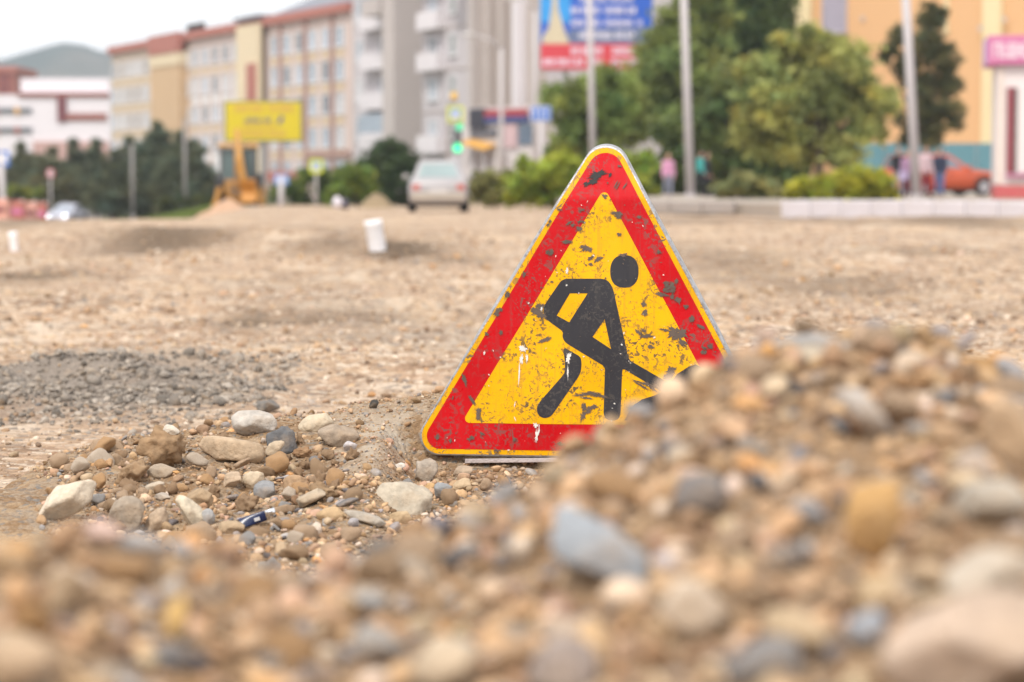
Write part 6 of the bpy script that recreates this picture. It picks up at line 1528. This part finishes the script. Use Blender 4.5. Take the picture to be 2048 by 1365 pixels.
plant('deciduous_tree', 'very dark tree at the top between the billboard tree and the orange building', 'tree', 122, (1510, 400), [(1480, 20, 60), (1530, 0, 56), (1520, 60, 55), (1550, 45, 42), (1470, 80, 55), (1500, -50, 60), (1440, -30, 50), (1540, 110, 40), (1470, 140, 50), (1520, 150, 48), (1420, 110, 50)], (.10, .15, .045), .17, 1.2, TR, 32, .1, trunk_r=.2)
plant('deciduous_tree', 'dark shrubby tree low behind the person in teal', 'tree', 98, (1430, 402), [(1430, 300, 50), (1390, 280, 45), (1470, 290, 52), (1500, 320, 48), (1540, 300, 46), (1420, 350, 40), (1470, 350, 42), (1550, 345, 42), (1360, 310, 36), (1590, 320, 40), (1340, 260, 36), (1440, 220, 50), (1500, 235, 50), (1470, 170, 46), (1560, 260, 44), (1410, 250, 40)], (.15, .19, .06), .15, 1.15, TR, 33, .1, trunk_r=.12)
plant('deciduous_tree', 'broad light olive-green willow in front of the orange building', 'tree', 92, (1640, 402), [(1540, 150, 50), (1590, 115, 46), (1640, 110, 48), (1690, 140, 52), (1560, 210, 60), (1630, 190, 64), (1700, 210, 60), (1750, 190, 36), (1510, 210, 44), (1530, 270, 52), (1600, 280, 60), (1670, 290, 54), (1730, 255, 42), (1500, 140, 36), (1620, 70, 26), (1570, 85, 26), (1670, 95, 28), (1770, 215, 24)], (.38, .39, .12), .15, .95, TR, 34, .1, trunk_r=.16, colvar=.45)
plant('conifer', 'dark brownish-green larch in front of the orange building, behind the right lamp post', 'tree', 100, (1852, 400), [(1865, 50, 30), (1850, 90, 36), (1880, 100, 32), (1800, 70, 24), (1785, 100, 24), (1830, 130, 38), (1890, 130, 34), (1860, 170, 44), (1900, 180, 30), (1830, 200, 36), (1890, 225, 36), (1850, 240, 40), (1810, 240, 24), (1910, 240, 22), (1860, 280, 30), (1820, 275, 22), (1885, 30, 18), (1855, 20, 18), (1770, 115, 14)], (.12, .125, .055), .13, .85, TR, 35, .1, trunk_r=.14, needle=True)

# ------------------------------------------------------------------ air, sky, sun
mb = MB(); mb.box((0, 1450, 65), (3400, 3200, 145))
hz = mb.build('haze', [])
hm_ = bpy.data.materials.new('haze_air'); hm_.use_nodes = True; nt = hm_.node_tree; nt.nodes.clear()
out = nt.nodes.new('ShaderNodeOutputMaterial'); pv = nt.nodes.new('ShaderNodeVolumePrincipled')
pv.inputs['Density'].default_value = HAZE_D; pv.inputs['Color'].default_value = (.82, .91, 1., 1); pv.inputs['Anisotropy'].default_value = .0
nt.links.new(pv.outputs['Volume'], out.inputs['Volume']); hz.data.materials.append(hm_); tag(hz, 'thin haze over the whole place', kind='stuff')

EL, AZ = R(52), R(205)          # sun high, behind the camera to the left
w = bpy.data.worlds.new('World'); scene.world = w; w.use_nodes = True; nt = w.node_tree; N, L = nt.nodes, nt.links
bg = N['Background']; sky = N.new('ShaderNodeTexSky'); sky.sky_type = 'NISHITA'; sky.sun_disc = False
sky.sun_elevation = EL; sky.sun_rotation = AZ; sky.dust_density = 2.5; sky.air_density = 1.
tc = N.new('ShaderNodeTexCoord'); mp = N.new('ShaderNodeMapping'); mp.inputs['Scale'].default_value = (1, 1, 2.6); L.new(tc.outputs['Generated'], mp.inputs['Vector'])
n1 = N.new('ShaderNodeTexNoise'); n1.inputs['Scale'].default_value = 2.1; n1.inputs['Detail'].default_value = 9; L.new(mp.outputs['Vector'], n1.inputs['Vector'])
mr = N.new('ShaderNodeMapRange'); mr.inputs['From Min'].default_value = .30; mr.inputs['From Max'].default_value = .55; mr.inputs['To Min'].default_value = .82; mr.inputs['To Max'].default_value = .98; L.new(n1.outputs['Fac'], mr.inputs['Value'])
mx = N.new('ShaderNodeMix'); mx.data_type = 'RGBA'; L.new(mr.outputs['Result'], mx.inputs['Factor']); L.new(sky.outputs['Color'], mx.inputs['A']); mx.inputs['B'].default_value = (CLOUD * 1.01, CLOUD * .995, CLOUD, 1)   # bright cloud cover
L.new(mx.outputs['Result'], bg.inputs['Color']); bg.inputs['Strength'].default_value = .12
sun = bpy.data.lights.new('sun', 'SUN'); sun.energy = SUN; sun.angle = R(7); sun.color = (1, .94, .85)
so = bpy.data.objects.new('sun', sun); C.objects.link(so)
# sun_rotation is measured clockwise from +Y; the lamp shines along its local -z
sd = Vector((math.sin(AZ) * math.cos(EL), math.cos(AZ) * math.cos(EL), math.sin(EL)))
so.rotation_euler = sd.to_track_quat('Z', 'Y').to_euler(); so.location = (-8, -14, 30)

vs_ = scene.view_settings; vs_.view_transform = 'Standard'; vs_.look = 'None'; vs_.exposure = EXPO; vs_.gamma = 1; vs_.use_curve_mapping = False
scene.render.engine = 'CYCLES'
cy = scene.cycles; cy.use_denoising = True; cy.max_bounces = 6; cy.diffuse_bounces = 3; cy.glossy_bounces = 3; cy.transmission_bounces = 3; cy.volume_bounces = 0
cy.use_adaptive_sampling = True; cy.adaptive_threshold = .01
try: cy.denoiser = 'OPENIMAGEDENOISE'
except Exception: pass
